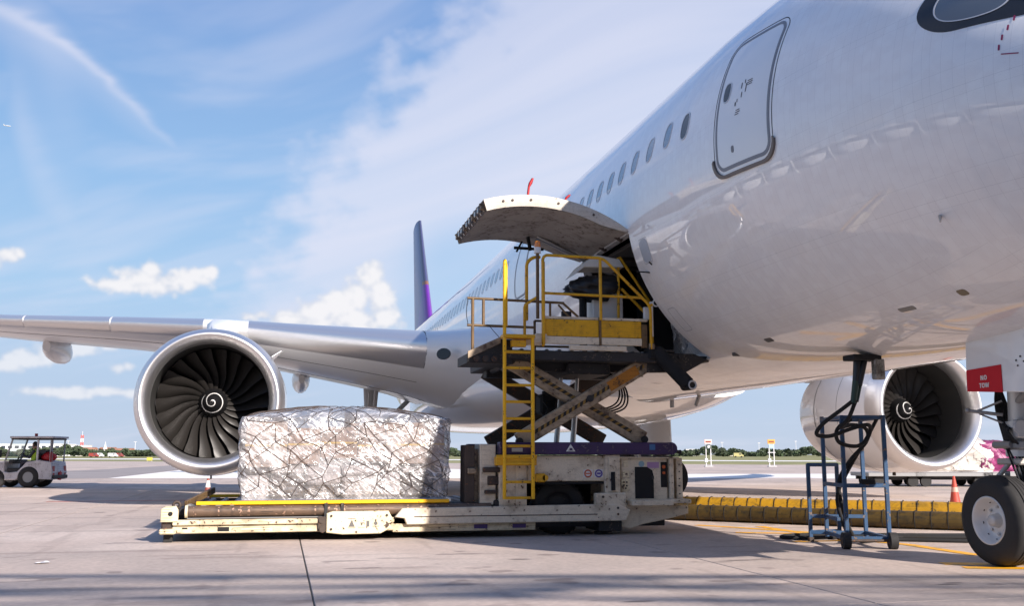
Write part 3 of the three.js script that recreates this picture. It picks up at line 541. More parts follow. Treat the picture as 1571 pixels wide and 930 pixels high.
const jet = thing('cargo_jet', 'large white twin-engine airliner with its forward cargo door open', 'airplane');
{
  const zs = [...range(-45.8, tailZ, 22), ...range(-22, HZ0, 60), ...range(HZ0, HZ1, 20).slice(1), ...range(HZ1, 19.5, 90).slice(1), ...range(19.5, 20.7, 20).slice(1), 20.8, 20.88, 20.94, 20.97, 20.99, 20.998];
  const ths = range(-180, 180, 360).map(a => a * D2R);
  const fus = mk('fuselage', skinGrid(zs, ths, 0, (z, t) => z > HZ0 && z < HZ1 && t > HT0 && t < HT1, null, .012), mPaint, jet);
  /* opening frame, hold lining */
  const fr = [], Q = (z, t, o) => skin(z, t, o), strip = (pts, o0, o1) => { for (let i = 0; i < pts.length - 1; i++) { const a = Q(...pts[i], o0), b = Q(...pts[i + 1], o0), c = Q(...pts[i + 1], o1), d = Q(...pts[i], o1); for (const v of [a, b, c, a, c, d]) fr.push(v.x, v.y, v.z); } };
  const tt = range(HT0, HT1, 17), zz = range(HZ0, HZ1, 4);
  strip(tt.map(t => [HZ1, t]), .001, -.16); strip(tt.map(t => [HZ0, t]), .001, -.16); strip(zz.map(z => [z, HT1]), .001, -.16); strip(zz.map(z => [z, HT0]), .001, -.16);
  const fg = new THREE.BufferGeometry(); fg.setAttribute('position', new THREE.Float32BufferAttribute(fr, 3)); fg.computeVertexNormals();
  mk('cargo_door_frame', fg, M.plainWhite, fus);
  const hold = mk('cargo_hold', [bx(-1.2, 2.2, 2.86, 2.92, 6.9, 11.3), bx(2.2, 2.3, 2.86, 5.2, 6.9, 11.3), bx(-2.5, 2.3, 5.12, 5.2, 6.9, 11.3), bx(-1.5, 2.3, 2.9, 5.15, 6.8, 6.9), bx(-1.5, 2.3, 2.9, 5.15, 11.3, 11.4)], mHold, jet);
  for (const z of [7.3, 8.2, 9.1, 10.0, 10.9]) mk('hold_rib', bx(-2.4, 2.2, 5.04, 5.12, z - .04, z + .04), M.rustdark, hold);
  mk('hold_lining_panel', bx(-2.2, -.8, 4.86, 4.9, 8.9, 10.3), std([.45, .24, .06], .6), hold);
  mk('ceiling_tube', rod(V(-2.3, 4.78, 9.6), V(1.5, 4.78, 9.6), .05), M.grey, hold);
  /* passenger windows */
  const win = (z, t, dark) => { const w = mk('window', patch(z, t, oval(.26, .40), .003), dark ? mPaneDark : mPane, jet); mk('window_frame', ribbon(z, t, oval(.30, .44), .024, .007), mFrame, w); };
  const W0 = [12.93, 12.2, 11.42, 10.68, 10.0, 9.36, 8.72];
  W0.forEach((z, i) => win(z, 14 * D2R - (i === 0 ? .03 : 0), i === 0));
  for (let z = 8.08; z > 3.8; z -= .635) win(z, 14.2 * D2R);
  for (let z = .55; z > -19; z -= .635) win(z, 14.2 * D2R);
  /* doors: outline band, panel, sill, window, placards */
  function door(z, yb, w, h, label, big) {
    const tc = (yb - 5.55 + h / 2) / RAD * 1.0, d = mk('cabin_door', patch(z, tc, rrect(w - .1, h - .1, .2), .004), mWhiteGloss, jet, label);
    mk('outline_band', ribbon(z, tc, rrect(w - .07, h - .07, .21), .05, .0065), mOutline, d);
    mk('door_gap', ribbon(z, tc, rrect(w + .05, h + .05, .25), .014, .003), mSeam, d);
    if (!big) return d;
    mk('door_window', patch(z - .44, tc + .15 / RAD, oval(.17, .27), .008), mPaneDark, d); mk('window_frame', ribbon(z - .44, tc + .15 / RAD, oval(.21, .31), .02, .010), mFrame, d);
    const o = rrect(w + .13, h + .12, .28, 6);
    const low = o.slice(12, 30).filter(p => p[1] < -h / 2 + .5), sill = []; const P = (p, k, of) => skin(z + p[0] * k, tc + p[1] * k / RAD, of);
    for (let i = 0; i < low.length - 1; i++) { const a = P(low[i], 1, .03), b = P(low[i + 1], 1, .03), a1 = P([low[i][0] * .95, low[i][1] * .96], 1, .03), b1 = P([low[i + 1][0] * .95, low[i + 1][1] * .96], 1, .03), a0 = P(low[i], 1.0, 0), b0 = P(low[i + 1], 1, 0), c0 = P([low[i][0] * .95, low[i][1] * .96], 1, 0), e0 = P([low[i + 1][0] * .95, low[i + 1][1] * .96], 1, 0); for (const v of [a, b, b1, a, b1, a1, a0, b0, b, a0, b, a, a1, b1, e0, a1, e0, c0]) sill.push(v.x, v.y, v.z); }
    const sg = new THREE.BufferGeometry(); sg.setAttribute('position', new THREE.Float32BufferAttribute(sill, 3)); sg.computeVertexNormals(); mk('sill_plate', sg, std([.17, .14, .12], .6), d);
    const marks = []; for (const [dz, dy, w2, h2] of [[-.05, .26, .02, .09], [-.02, .12, .02, .08], [.03, .30, .02, .06], [.07, .2, .02, .13], [-.16, .02, .03, .06], [-.12, .06, .02, .05], [.15, .29, .12, .012], [.15, .26, .14, .012], [.15, .23, .12, .012], [-.08, -.08, .1, .012], [-.08, -.11, .12, .012], [-.10, -.14, .1, .012]]) marks.push(patch(z + dz, tc + (dy - .12) / RAD, rrect(w2, h2, min(w2, h2) * .3, 1), .0075, false));
    mk('placard_print', marks, std([.05, .05, .055], .6), d);
    mk('vent_flap', patch(z - .22, tc - .72 / RAD, oval(.07, .1, 12), .008), std([.2, .2, .21], .6), d);
    return d;
  }
  door(14.72, 5.1, 1.42, 2.02, 'closed forward cabin door with grey outline band', true);
  door(2.5, 5.15, 1.2, 1.9, 'closed second cabin door ahead of the wing', false);
  /* cockpit windows in their dark mask */
  const soft = p => { for (let k = 0; k < 3; k++) { const r = []; p.forEach((a, i) => { const b = p[(i + 1) % p.length]; r.push([a[0] * .75 + b[0] * .25, a[1] * .75 + b[1] * .25], [a[0] * .25 + b[0] * .75, a[1] * .25 + b[1] * .75]); }); p = r; } return p; };
  const mask = (z, td, pts, off) => patch(z, td * D2R, soft(pts), off);
  const cm = mk('cockpit_mask', mask(18.68, 22, [[-1.0, .1], [-1.02, -.26], [-.7, -.46], [-.3, -.34], [.1, -.2], [.5, .0], [1.0, .3], [1.2, .8], [.6, .95], [-.2, .85], [-.7, .55]], .004), mPaneDark, jet, 'black mask round the cockpit windows');
  const pw = mk('cockpit_window', mask(18.26, 21, [[-.42, .05], [-.38, -.15], [-.22, -.24], [.05, -.2], [.3, -.05], [.38, .2], [.34, .5], [-.05, .5], [-.32, .35]], .009), mPane, cm), pw2 = mk('cockpit_window', mask(19.02, 26.8, [[-.3, -.16], [-.2, -.2], [.2, .05], [.5, .4], [.2, .6], [-.3, .4]], .009), mPane, cm);
  mk('window_seal', [ribbon(18.26, 21 * D2R, soft([[-.42, .05], [-.38, -.15], [-.22, -.24], [.05, -.2], [.3, -.05], [.38, .2], [.34, .5], [-.05, .5], [-.32, .35]]), .016, .011), ribbon(19.02, 26.8 * D2R, soft([[-.3, -.16], [-.2, -.2], [.2, .05], [.5, .4], [.2, .6], [-.3, .4]]), .016, .011)], mFrame, cm);
  /* small fittings */
  const dash = []; const dp = [[18.73, 6.2], [18.62, 6.4], [18.60, 9.5], [18.63, 13], [18.68, 16.5]]; dash.push(patch(18.70, 6.2 * D2R, rrect(.16, .018, .006, 1), .004, false)); for (const [z, t] of [[18.60, 8.2], [18.62, 11.2], [18.66, 14.2], [18.70, 17.2]]) dash.push(patch(z, t * D2R, rrect(.018, .09, .006, 1), .004, false));
  mk('dashed_marking', dash, std([.28, .015, .08], .5), jet);
  const port = (z, t, w, h, m = mSeam) => { const p = mk('access_panel', patch(z, t * D2R, rrect(w, h, min(w, h) * .3, 3), .003), m, jet); return p; };
  const outl = (z, t, w, h) => mk('panel_joint', ribbon(z, t * D2R, rrect(w, h, .05, 3), .008, .0016), std([.3, .3, .31], .6), jet);
  port(12.75, -58, .22, .09, std([.08, .085, .09], .5)); port(16.0, -58, .28, .08, std([.25, .24, .22], .6)); port(16.95, -57, .13, .12, std([.2, .16, .1], .5)); port(10.98, -17, .34, .40, std([.40, .44, .50], .4)); outl(10.98, -17, .37, .43); outl(10.85, -42, .3, .5);
  mk('probe', [rod(skin(10.85, -24 * D2R), skin(10.62, -22 * D2R, .12), .012), rod(skin(11.05, -22 * D2R), skin(11.1, -21 * D2R, .05), .012)], M.black, jet);
  mk('probe', rod(skin(17.5, -34 * D2R), skin(17.62, -34 * D2R, .16), .02, 8, .01), M.steel, jet);
  mk('drain_mast', [rod(V(0, 2.58, 6.5), V(0, 2.36, 6.3), .04), rod(V(.3, 2.58, 4.2), V(.3, 2.4, 4.2), .05)], M.grey, jet);
  /* power receptacle under the nose */
  const rec = mk('power_receptacle', bx(-1.10, -.68, 2.585, 2.66, 13.95, 14.25, .01), M.black, jet); mk('access_door', bx(-.80, -.64, 2.32, 2.6, 14.16, 14.26, .015), std('#ffffff', .5, .2, { map: worn(S8(150, 148, 142), S8(70, 64, 58), S8(90, 86, 80), { chips: .3, grime: .9, seed: 71, rep: 2 }) }), rec);
}
const mDoorEdge = std('#ffffff', .5, 0, { map: worn(S8(204, 196, 184), S8(150, 140, 128), S8(176, 166, 152), { chips: -.3, grime: .4, seed: 63 }) });
/* open cargo door, hinged along its top edge */
{
  const d = grp('cargo_door', jet), hinge = skin((HZ0 + HZ1) / 2, HT1), ang = 133 * D2R, turn = p => { const x = p.x - hinge.x, y = p.y - hinge.y; return V(hinge.x + x * cos(-ang) - y * sin(-ang), hinge.y + x * sin(-ang) + y * cos(-ang) + .07, p.z); };
  const ts = range(HT1, HT0, 16), zs = [HZ0 + .02, HZ1 - .02], T = .20;
  const prof = o => ts.map(t => turn(skin(9, t, o)));
  const out = prof(0), inn = ts.map((t, i) => turn(skin(9, t, -T * clamp(.35 + i * .25, 0, 1))));
  const surf = (line, z0, z1) => loft([line.map(p => V(p.x, p.y, z0)), line.map(p => V(p.x, p.y, z1))], { caps: false, closed: false });
  mk('outer_skin', surf(out, ...zs), mWhiteGloss, d);
  mk('inner_lining', surf(inn, ...zs), std([.62, .59, .56], .7, 0, { map: worn(S8(200, 196, 192), S8(120, 112, 104), S8(150, 144, 138), { chips: .3, grime: .8, seed: 61 }), bumpMap: noiseBump, bumpScale: .006 }), d);
  const n = out.length;
  for (const [z, nm] of [[zs[1], 'front_edge'], [zs[0], 'rear_edge']]) {
    const e = mk(nm, loft([out.map(p => V(p.x, p.y, z)), inn.map(p => V(p.x, p.y, z)), inn.map(p => V(p.x, p.y, z - .05 * (z > 9 ? 1 : -1)))], { caps: false, closed: false }), mDoorEdge, d);
    if (z > 9) for (const k of [4, 8, 11, 13, 14]) { const c = out[k].clone().lerp(inn[k], .45); mk('bolt_hole', rod(V(c.x, c.y, z + .002), V(c.x, c.y, z + .012), .022, 10), M.rustdark, e); }
  }
  const a = out[n - 1], b = inn[n - 1], ed = mk('latch_edge', loft([[a, b], [a, b]].map((l, i) => l.map(p => V(p.x, p.y, zs[i]))), { caps: false, closed: false }), M.rustdark, d);
  for (let i = 0; i < 10; i++) { const z = HZ0 + .2 + i * .27; mk('latch', [bx(-.04, .04, -.05, .05, -.035, .035).translate(lerp(a.x, b.x, .5) - .02, lerp(a.y, b.y, .5), z), rod(V(lerp(a.x, b.x, .9), lerp(a.y, b.y, .9), z), V(lerp(a.x, b.x, .2) - .05, lerp(a.y, b.y, .2), z), .018)], i % 3 ? M.steel : M.beige, ed); }
  for (const z of [HZ0 + .5, HZ0 + 1.4, HZ0 + 2.3]) mk('hinge_arm', bar(V(hinge.x + .05, hinge.y - .03, z), V(out[3].x + .02, out[3].y - .06, z), .08, .05), M.rustdark, d);
  mk('actuator', rod(V(-2.45, 4.7, 8.4), inn[7].clone().setZ(8.4), .045), M.steel, d);
  const cl = inn[8]; mk('door_lock', [rod(V(cl.x, cl.y - .02, 8.3), V(cl.x + .05, cl.y - .28, 8.3), .035), bar(V(cl.x - .25, cl.y - .22, 8.2), V(cl.x + .3, cl.y - .26, 8.35), .05, .05), rod(V(cl.x - .1, cl.y - .1, 8.25), V(cl.x - .2, cl.y - .3, 8.2), .02)], M.black, d);
  /* warning flags standing at the door edge */
  for (const [k, h] of [[11.2, .36], [7.0, .17]]) { const p = out[floor(k)].clone(), q = mk('warning_flag', loft([0, .3, .55, .75, 1].map((t, i) => { const y = p.y + t * h, w = [.02, .022, .02, .034, .02][i], o = [0, .01, .02, .05, .09][i]; return [V(p.x - w + o, y, 10.2), V(p.x + o, y, 10.2 + .012 + (i % 2) * .02), V(p.x + w + o, y, 10.2), V(p.x + o, y, 10.2 - .012 + (i % 2) * .02)]; })), M.red, d); }
}
/* wings: stations [x, LE y, LE z, chord, thickness ratio, twist deg] */
const ST = [[1.5, 4.02, 2.2, 16.0, .150, 3], [2.6, 4.06, 1.5, 15.0, .152, 3], [3.3, 4.12, .75, 13.9, .152, 3], [4.0, 4.2, -.35, 12.7, .148, 2.8], [4.75, 4.32, -1.2, 11.6, .142, 2.6], [6.2, 4.54, -2.2, 10.7, .134, 2.3], [8.2, 4.84, -3.6, 9.6, .125, 2], [10.5, 5.2, -5.2, 8.4, .115, 1.6], [14, 5.55, -7.7, 7.1, .108, 1], [18.2, 5.92, -10.6, 6.1, .10, .5], [23, 6.5, -14.0, 5.0, .098, 0], [28, 7.4, -17.5, 3.7, .095, -1], [31, 8.4, -20.0, 2.4, .09, -2], [32.3, 9.3, -22.4, 1.0, .09, -2]];
function station(x) { let i = 0; while (i < ST.length - 2 && x > ST[i + 1][0]) i++; const t = clamp((x - ST[i][0]) / (ST[i + 1][0] - ST[i][0])); return ST[i].map((v, k) => lerp(v, ST[i + 1][k], t)); }
function foilPt(st, c, up, off = 0) { // c: chord fraction
  const [x, y, z, ch, tc, tw] = st, yt = 5 * tc * (.2969 * sqrt(c) - .126 * c - .3516 * c * c + .2843 * c ** 3 - .1036 * c ** 4), cam = -.018 * sin(PI * min(1, c * 1.1)) * (c < .6 ? .4 : -.6) - .012 * c * c;
  let py = (cam + (up ? yt : -yt)) * ch + (up ? off : -off), pz = -c * ch + (c < .01 ? off : 0); const a = tw * D2R;
  return V(x, y + py * cos(a) + pz * sin(a), z + pz * cos(a) - py * sin(a));
}
const CS = [1, .9, .78, .65, .52, .4, .3, .22, .15, .10, .06, .035, .018, .007, .002, 0];
const foil = (st, off = 0, cmax = 1, cmin = 1) => [...CS.filter(c => c <= cmax + 1e-6).map(c => foilPt(st, c, true, off)), ...CS.slice(0, -1).filter(c => c <= cmin + 1e-6).reverse().map(c => foilPt(st, c, false, off))];
const side = (g, s) => s < 0 ? g : g; // mirrored through group scale-free copies below
function mirrorGeo(list, s) { if (s < 0) list = [list].flat(9).map(g => { g = g.index ? g.toNonIndexed() : g.clone(); const p = g.attributes.position; for (let i = 0; i < p.count; i++) p.setX(i, -p.getX(i)); const n = g.attributes.normal; for (let i = 0; i < n.count; i++) n.setX(i, -n.getX(i)); for (const a of Object.values(g.attributes)) for (let i = 0; i < a.count; i += 3) for (let k = 0; k < a.itemSize; k++) { const j = (i + 1) * a.itemSize + k, l = (i + 2) * a.itemSize + k, t = a.array[j]; a.array[j] = a.array[l]; a.array[l] = t; } return g; }); return list; }
for (const s of [-1, 1]) {
  const stn = []; for (let x = 1.5; x <= 32.3; x += .55) stn.push(station(x)); stn.push(station(32.3));
  const w = mk('wing', mirrorGeo(loft(stn.map(t => foil(t))), s), mWing, jet);
  const slat = (x0, x1) => { const xs = range(x0, x1, 10), rings = xs.map(x => { const f = foil(station(x), .010, .15, .06), g = foil(station(x), -.02, .15, .06).reverse(); return [...f, ...g]; }); mk('slat', mirrorGeo(loft(rings), s), mSlat, w); };
  slat(4.78, 9.75); slat(11.15, 14.18); slat(14.24, 17.3); slat(17.36, 21.4); slat(21.46, 26); 
  mk('slat_gap', mirrorGeo(loft(range(4.735, 4.785, 1).map(x => [...foil(station(x), .006, .16, .07), ...foil(station(x), -.02, .16, .07).reverse()])), s), mSeam, w);
  mk('panel_joint', mirrorGeo([[4.8, 10, .17], [11, 26, .19], [4.2, 9, .42]].map(([a, b, c]) => pipe(range(a, b, 12).map(x => foilPt(station(x), c, false, .001)), .007, 60, 5)), s), mSeam, w);
  /* flap track fairings */
  for (const [x, y, z, l, r] of [[8.0, 4.05, -13.2, 4.2, .42], [12.6, 4.75, -13.5, 4, .42], [17.25, 5.28, -15.2, 3.8, .5], [23, 6.0, -18.2, 3, .36]]) {
    const rings = range(0, 1, 12).map(t => { const k = pow(sin(PI * clamp(t * .88 + .05)), .6) * r; return Array.from({ length: 14 }, (_, i) => { const a = i / 14 * 2 * PI; return V(x + cos(a) * k * .82, y + sin(a) * k * 1.15 + .12 * sin(PI * t), z + l * (.5 - t)); }); });
    mk('flap_fairing', mirrorGeo(loft(rings), s), mWing, w);
  }
  /* horizontal tail */
  const hs = [[.6, 7.0, -36.2, 6.4, .1, 0], [9.4, 8.1, -42.4, 2.4, .09, 0]].map((t, i) => t), hr = range(0, 1, 6).map(t => foil(hs[0].map((v, k) => lerp(v, hs[1][k], t)))); mk('tailplane', mirrorGeo(loft(hr), s), mWing, jet);
}
/* landing light in the wing root, belly fairing */
mk('landing_light', ovalDisc(V(-4.42, 4.02, -.42), .20, .15, V(-.55, .05, .83)), mPaneDark, jet);
function ovalDisc(c, rx, ry, n) { const sh = new THREE.Shape(); sh.absellipse(0, 0, rx, ry, 0, 2 * PI); const g = new THREE.ExtrudeGeometry(sh, { depth: .03, bevelEnabled: true, bevelSize: .008, bevelThickness: .008, bevelSegments: 1, curveSegments: 16 }), o = new THREE.Object3D(); o.position.copy(c); o.lookAt(c.clone().add(n)); o.updateMatrix(); g.applyMatrix4(o.matrix); return g; }
{
  const zs = range(4.2, -21, 40), W_ = pchip([0, .12, .26, .5, .8, 1], [2.2, 3.1, 3.65, 3.75, 3.4, 2.0]), B_ = pchip([0, .12, .26, .5, .8, 1], [2.62, 2.3, 2.12, 2.08, 2.2, 2.62]), T_ = pchip([0, .12, .26, .5, .8, 1], [3.2, 4.0, 4.5, 4.7, 4.4, 3.4]);
  const rings = zs.map(z => { const t = (4.2 - z) / 25.2, w = W_(t), b = B_(t), tp = T_(t), m = (b + tp) / 2, h = (tp - b) / 2; return Array.from({ length: 56 }, (_, i) => { const a = -i / 56 * 2 * PI, c = cos(a), q = sin(a), e = .72; return V(Math.sign(c) * pow(abs(c), e) * w, m + Math.sign(q) * pow(abs(q), e) * h, z); }); });
  mk('belly_fairing', loft(rings), mWhiteGloss, jet);
}
/* fin */
{
  const f0 = [8.2, -32.8, 8.2, .1], f1 = [17.0, -39.2, 3.6, .09], mFin = phys('#ffffff', .4, { map: dtex(512, 512, (u, v) => { /* v up the fin, u along it */ const d = u * 1.2 + v * .9; let c = mix3(S8(42, 46, 110), S8(50, 58, 124), fbm(u * 3, v * 5, 3, 4, 7)); if (u < .09) c = v > .46 ? S8(70, 74, 104) : v > .43 ? S8(120, 84, 58) : S8(98, 40, 140); else if (v < .42 - u * .6) c = S8(76, 46, 132); return c; }), clearcoat: .25, clearcoatRoughness: .2 });
  const pos = [], uv = [], idx = [], cs = CS, N = 12;
  for (let k = 0; k <= N; k++) { const t = k / N, y = lerp(f0[0], f1[0], t), z0 = lerp(f0[1], f1[1], t), ch = lerp(f0[2], f1[2], t), tc = lerp(f0[3], f1[3], t); for (const sg of [1, -1]) for (const c of (sg > 0 ? cs : [...cs].reverse())) { const yt = 5 * tc * (.2969 * sqrt(c) - .126 * c - .3516 * c * c + .2843 * c ** 3 - .1036 * c ** 4) * ch; pos.push(sg * -yt, y, z0 - c * ch); uv.push(c, t); } }
  const n = cs.length * 2; for (let k = 0; k < N; k++) for (let j = 0; j < n; j++) { const a = k * n + j, b = k * n + (j + 1) % n; idx.push(a, b, b + n, a, b + n, a + n); }
  const topc = N * n; for (let j = 0; j < cs.length - 1; j++) idx.push(topc + j, topc + j + 1, topc + n - 1 - j - 1, topc + j, topc + n - 2 - j, topc + n - 1 - j);
  const g = new THREE.BufferGeometry(); g.setAttribute('position', new THREE.Float32BufferAttribute(pos, 3)); g.setAttribute('uv', new THREE.Float32BufferAttribute(uv, 2)); g.setIndex(idx); g.computeVertexNormals(); g.userData.keepUV = true;
  const g2 = g.toNonIndexed(); g2.userData.keepUV = true; mk('tail_fin', g2, mFin, jet, 'tall tail fin in blue and violet');
}
/* engines */
const mCowl = phys([0.78, 0.775, 0.77], 0.35, { clearcoat: 1, clearcoatRoughness: .05 }), mBlade = phys([0.021, 0.019, 0.0175], 0.34, { specularIntensity: .35 }), mBarrel = std([0.045, 0.044, 0.042], .5, .2), mSpin = phys([0.010, 0.010, 0.011], .35, { specularIntensity: .4 }), mHot = std([0.36, 0.33, 0.30], .4, .9);
function engine(x, label) {
  const e = grp('engine', jet); e.position.set(x, 2.68, 0); if (label) e.userData.label = label;
  const arc = (pts, n) => { const c = new THREE.SplineCurve(pts.map(p => new THREE.Vector2(...p))); return c.getPoints(n).map(p => [p.x, p.y]); };
  mk('inlet_lip', latheZ(arc([[1.485, -.62], [1.47, -.45], [1.50, -.25], [1.575, -.09], [1.68, -.01], [1.76, -.06], [1.82, -.2], [1.862, -.42], [1.885, -.62]], 40), 128), mLip, e);
  mk('cowl', latheZ(arc([[1.8865, -.622], [1.92, -1.2], [1.94, -2.0], [1.92, -2.9], [1.83, -3.8], [1.66, -4.7], [1.55, -5.1], [1.50, -5.08], [1.55, -4.6]], 48), 96), mCowl, e);
  mk('inlet_barrel', latheZ(arc([[1.50, -1.75], [1.495, -1.2], [1.484, -.625]], 10), 96), mBarrel, e);
  mk('fan_case', latheZ([[1.505, -2.6], [1.505, -1.74]], 64), mSeam, e);
  mk('core_disc', latheZ([[.01, -2.3], [1.52, -2.3]], 48), M.black, e);
  mk('core_nozzle', latheZ(arc([[1.25, -4.0], [1.2, -5.0], [.95, -6.0], [.78, -6.5], [.74, -6.48]], 20), 48), mHot, e);
  mk('exhaust_plug', latheZ(arc([[.62, -6.0], [.5, -6.8], [.25, -7.4], [.02, -7.7]], 16), 32), mHot, e);
  mk('panel_joint', [latheZ([[1.9425, -2.10], [1.9432, -2.11], [1.9425, -2.12]], 96), latheZ([[1.865, -3.60], [1.866, -3.615], [1.862, -3.63]], 96)], mSeam, e);
  /* fan blades: twisted, swept */
  const K = 9, J = 5, bl = [];
  const pt = (r, c, sgn) => {
    const t = (r - .34) / (1.465 - .34), chord = lerp(.30, .56, pow(t, .8)) * (t > .92 ? 1 - (t - .92) * 2.0 : 1), stag = lerp(22, 60, pow(t, .75)) * D2R;
    const u = (c - .5) * chord, camb = (1 - pow(2 * c - 1, 2)) * .07 * (1 - t * .5), th = (.012 - .006 * t) * sgn * sin(PI * clamp(c * .9 + .05));
    const tang = u * sin(stag) + camb * cos(stag) + th * cos(stag), ax = -u * cos(stag) + camb * sin(stag) + th * sin(stag);
    const sw = .20 * sin(t * PI * .85) * t + .13 * t - .10 * (1 - t) , ph = sw + tang / r;
    return V(sin(-ph) * r, cos(ph) * r, -1.72 + ax - .12 * sin(t * PI));
  };
  const rings = range(.34, 1.465, K).map(r => [...range(0, 1, J).map(c => pt(r, c, 1)), ...range(1, 0, J).map(c => pt(r, c, -1)).slice(0)]);
  const bg = geo(loft(rings));
  for (let i = 0; i < 22; i++) { const b = new THREE.Mesh(bg, mBlade); b.name = 'fan_blade'; b.rotation.z = -i / 22 * 2 * PI; e.add(b); } const fz = -.3;
  const sp = mk('spinner', latheZ([...arc([[.44, -1.75], [.42, -1.45], [.335, -1.2], [.2, -.98], [.09, -.86], [.03, -.825], [.001, -.82]], 24)].reverse(), 48), mSpin, e); sp.position.z = fz;
  /* white spiral wound on the spinner */
  const sprof = arc([[.44, -1.75], [.42, -1.45], [.335, -1.2], [.2, -.98], [.09, -.86], [.03, -.825], [.001, -.82]], 60).reverse();
  const zAt = r => { let k = 0; while (k < sprof.length - 2 && sprof[k + 1][0] < r) k++; const [r0, z0] = sprof[k], [r1, z1] = sprof[k + 1]; return lerp(z0, z1, clamp((r - r0) / max(1e-6, r1 - r0))); };
  const sg = [], NS = 110, SP = (a, w) => { const r = (a < .42 ? lerp(.03, .13, a / .42) : a < .62 ? lerp(.13, .26, sst(.42, .62, a)) : lerp(.26, .275, (a - .62) / .38)) + w * (a < .1 ? a * 10 : a > .95 ? (1 - a) * 20 : 1), an = 2.6 - a * 2 * PI * 2.05; return V(cos(an) * r, sin(an) * r, zAt(r) + .007); };
  for (let i = 0; i < NS; i++) { const a0 = i / NS, a1 = (i + 1) / NS, q = [SP(a0, -.011), SP(a1, -.011), SP(a1, .011), SP(a0, .011)]; for (const v of [q[0], q[2], q[1], q[0], q[3], q[2]]) sg.push(v.x, v.y, v.z); }
  const spg = new THREE.BufferGeometry(); spg.setAttribute('position', new THREE.Float32BufferAttribute(sg, 3)); spg.computeVertexNormals(); mk('spiral_mark', spg, M.plainWhite, sp);
  /* strake and pylon */
  const st = x < 0 ? 1 : -1;
  mk('nacelle_strake', plate([[0, 0], [-1.2, 0], [-.9, .3], [-.55, .34]], .015, .004).rotateY(PI / 2 * 1).rotateZ(-st * 52 * D2R).translate(st * 1.5, 1.16, -1.5), mCowl, e);
  const py = (z, y0, y1, w) => [[-w, y0], [-w * .9, y1 - .15], [-w * .5, y1], [w * .5, y1], [w * .9, y1 - .15], [w, y0]].map(([a, b]) => V(a, b, z));
  mk('pylon', loft([py(-1.1, 1.7, 1.9, .05), py(-2, 1.6, 2.16, .3), py(-3.4, 1.5, 2.5, .42), py(-5.2, 1.2, 2.72, .46), py(-6.6, 1.2, 2.86, .45), py(-8.2, 1.6, 2.7, .4), py(-10, 1.9, 2.3, .1)]), mWing, e);
  mk('drain_fin', bx(-.02, .02, -2.03, -1.8, -2.2, -2.05), M.rustdark, e);
  return e;
}
engine(-10.48); engine(10.28);
/* landing gear */
const mTyre = M.rubber, mRim = std([0.66, 0.655, 0.64], .45, .1);
function wheel(parent, x, y, z, R, w, face) {
  const g = grp('wheel', parent); g.position.set(x, y, z);
  const h = w / 2, pr = [[R * .52, -h * .86], [R * .62, -h * .98], [R * .80, -h], [R * .93, -h * .86], [R * .985, -h * .62], [R, -h * .3]];
  const grooves = []; for (const c of [-.34, -.12, .12, .34]) { grooves.push([R, c * h - .03 * h], [R * .975, c * h - .02 * h], [R * .975, c * h + .04 * h], [R, c * h + .05 * h]); }
  mk('tyre', latheX([...pr, ...grooves, ...pr.map(([a, b]) => [a, -b]).reverse(), [R * .5, h * .8], [R * .5, -h * .8], pr[0]], 72), mTyre, g);
  for (const s of [-1, 1]) {
    const rim = mk('rim', latheX([[R * .06, s * h * .30], [R * .2, s * h * .28], [R * .3, s * h * .18], [R * .40, s * h * .28], [R * .45, s * h * .66], [R * .5, s * h * .9], [R * .535, s * h * .94], [R * .545, s * h * .8]], 48), mRim, g);
    mk('hub', latheX([[.001, s * h * .78], [R * .08, s * h * .78], [R * .13, s * h * .70], [R * .15, s * h * .4], [R * .17, s * h * .25]], 24), std([.55, .54, .52], .5, .2), rim);
    const bl = []; for (let i = 0; i < 8; i++) { const a = i / 8 * 2 * PI; bl.push(rod(V(s * h * .2, cos(a) * R * .3, sin(a) * R * .3), V(s * h * .34, cos(a) * R * .3, sin(a) * R * .3), R * .035, 6)); } mk('bolt', bl, M.greyLight, rim);
    const sl = []; for (let i = 0; i < 9; i++) { const a = (i + .5) / 9 * 2 * PI; sl.push(rod(V(s * h * .40, cos(a) * R * .425, sin(a) * R * .425), V(s * h * .43, cos(a) * R * .425, sin(a) * R * .425), R * .03, 6)); } mk('rim_hole', sl, M.black, rim);
  }
  return g;
}
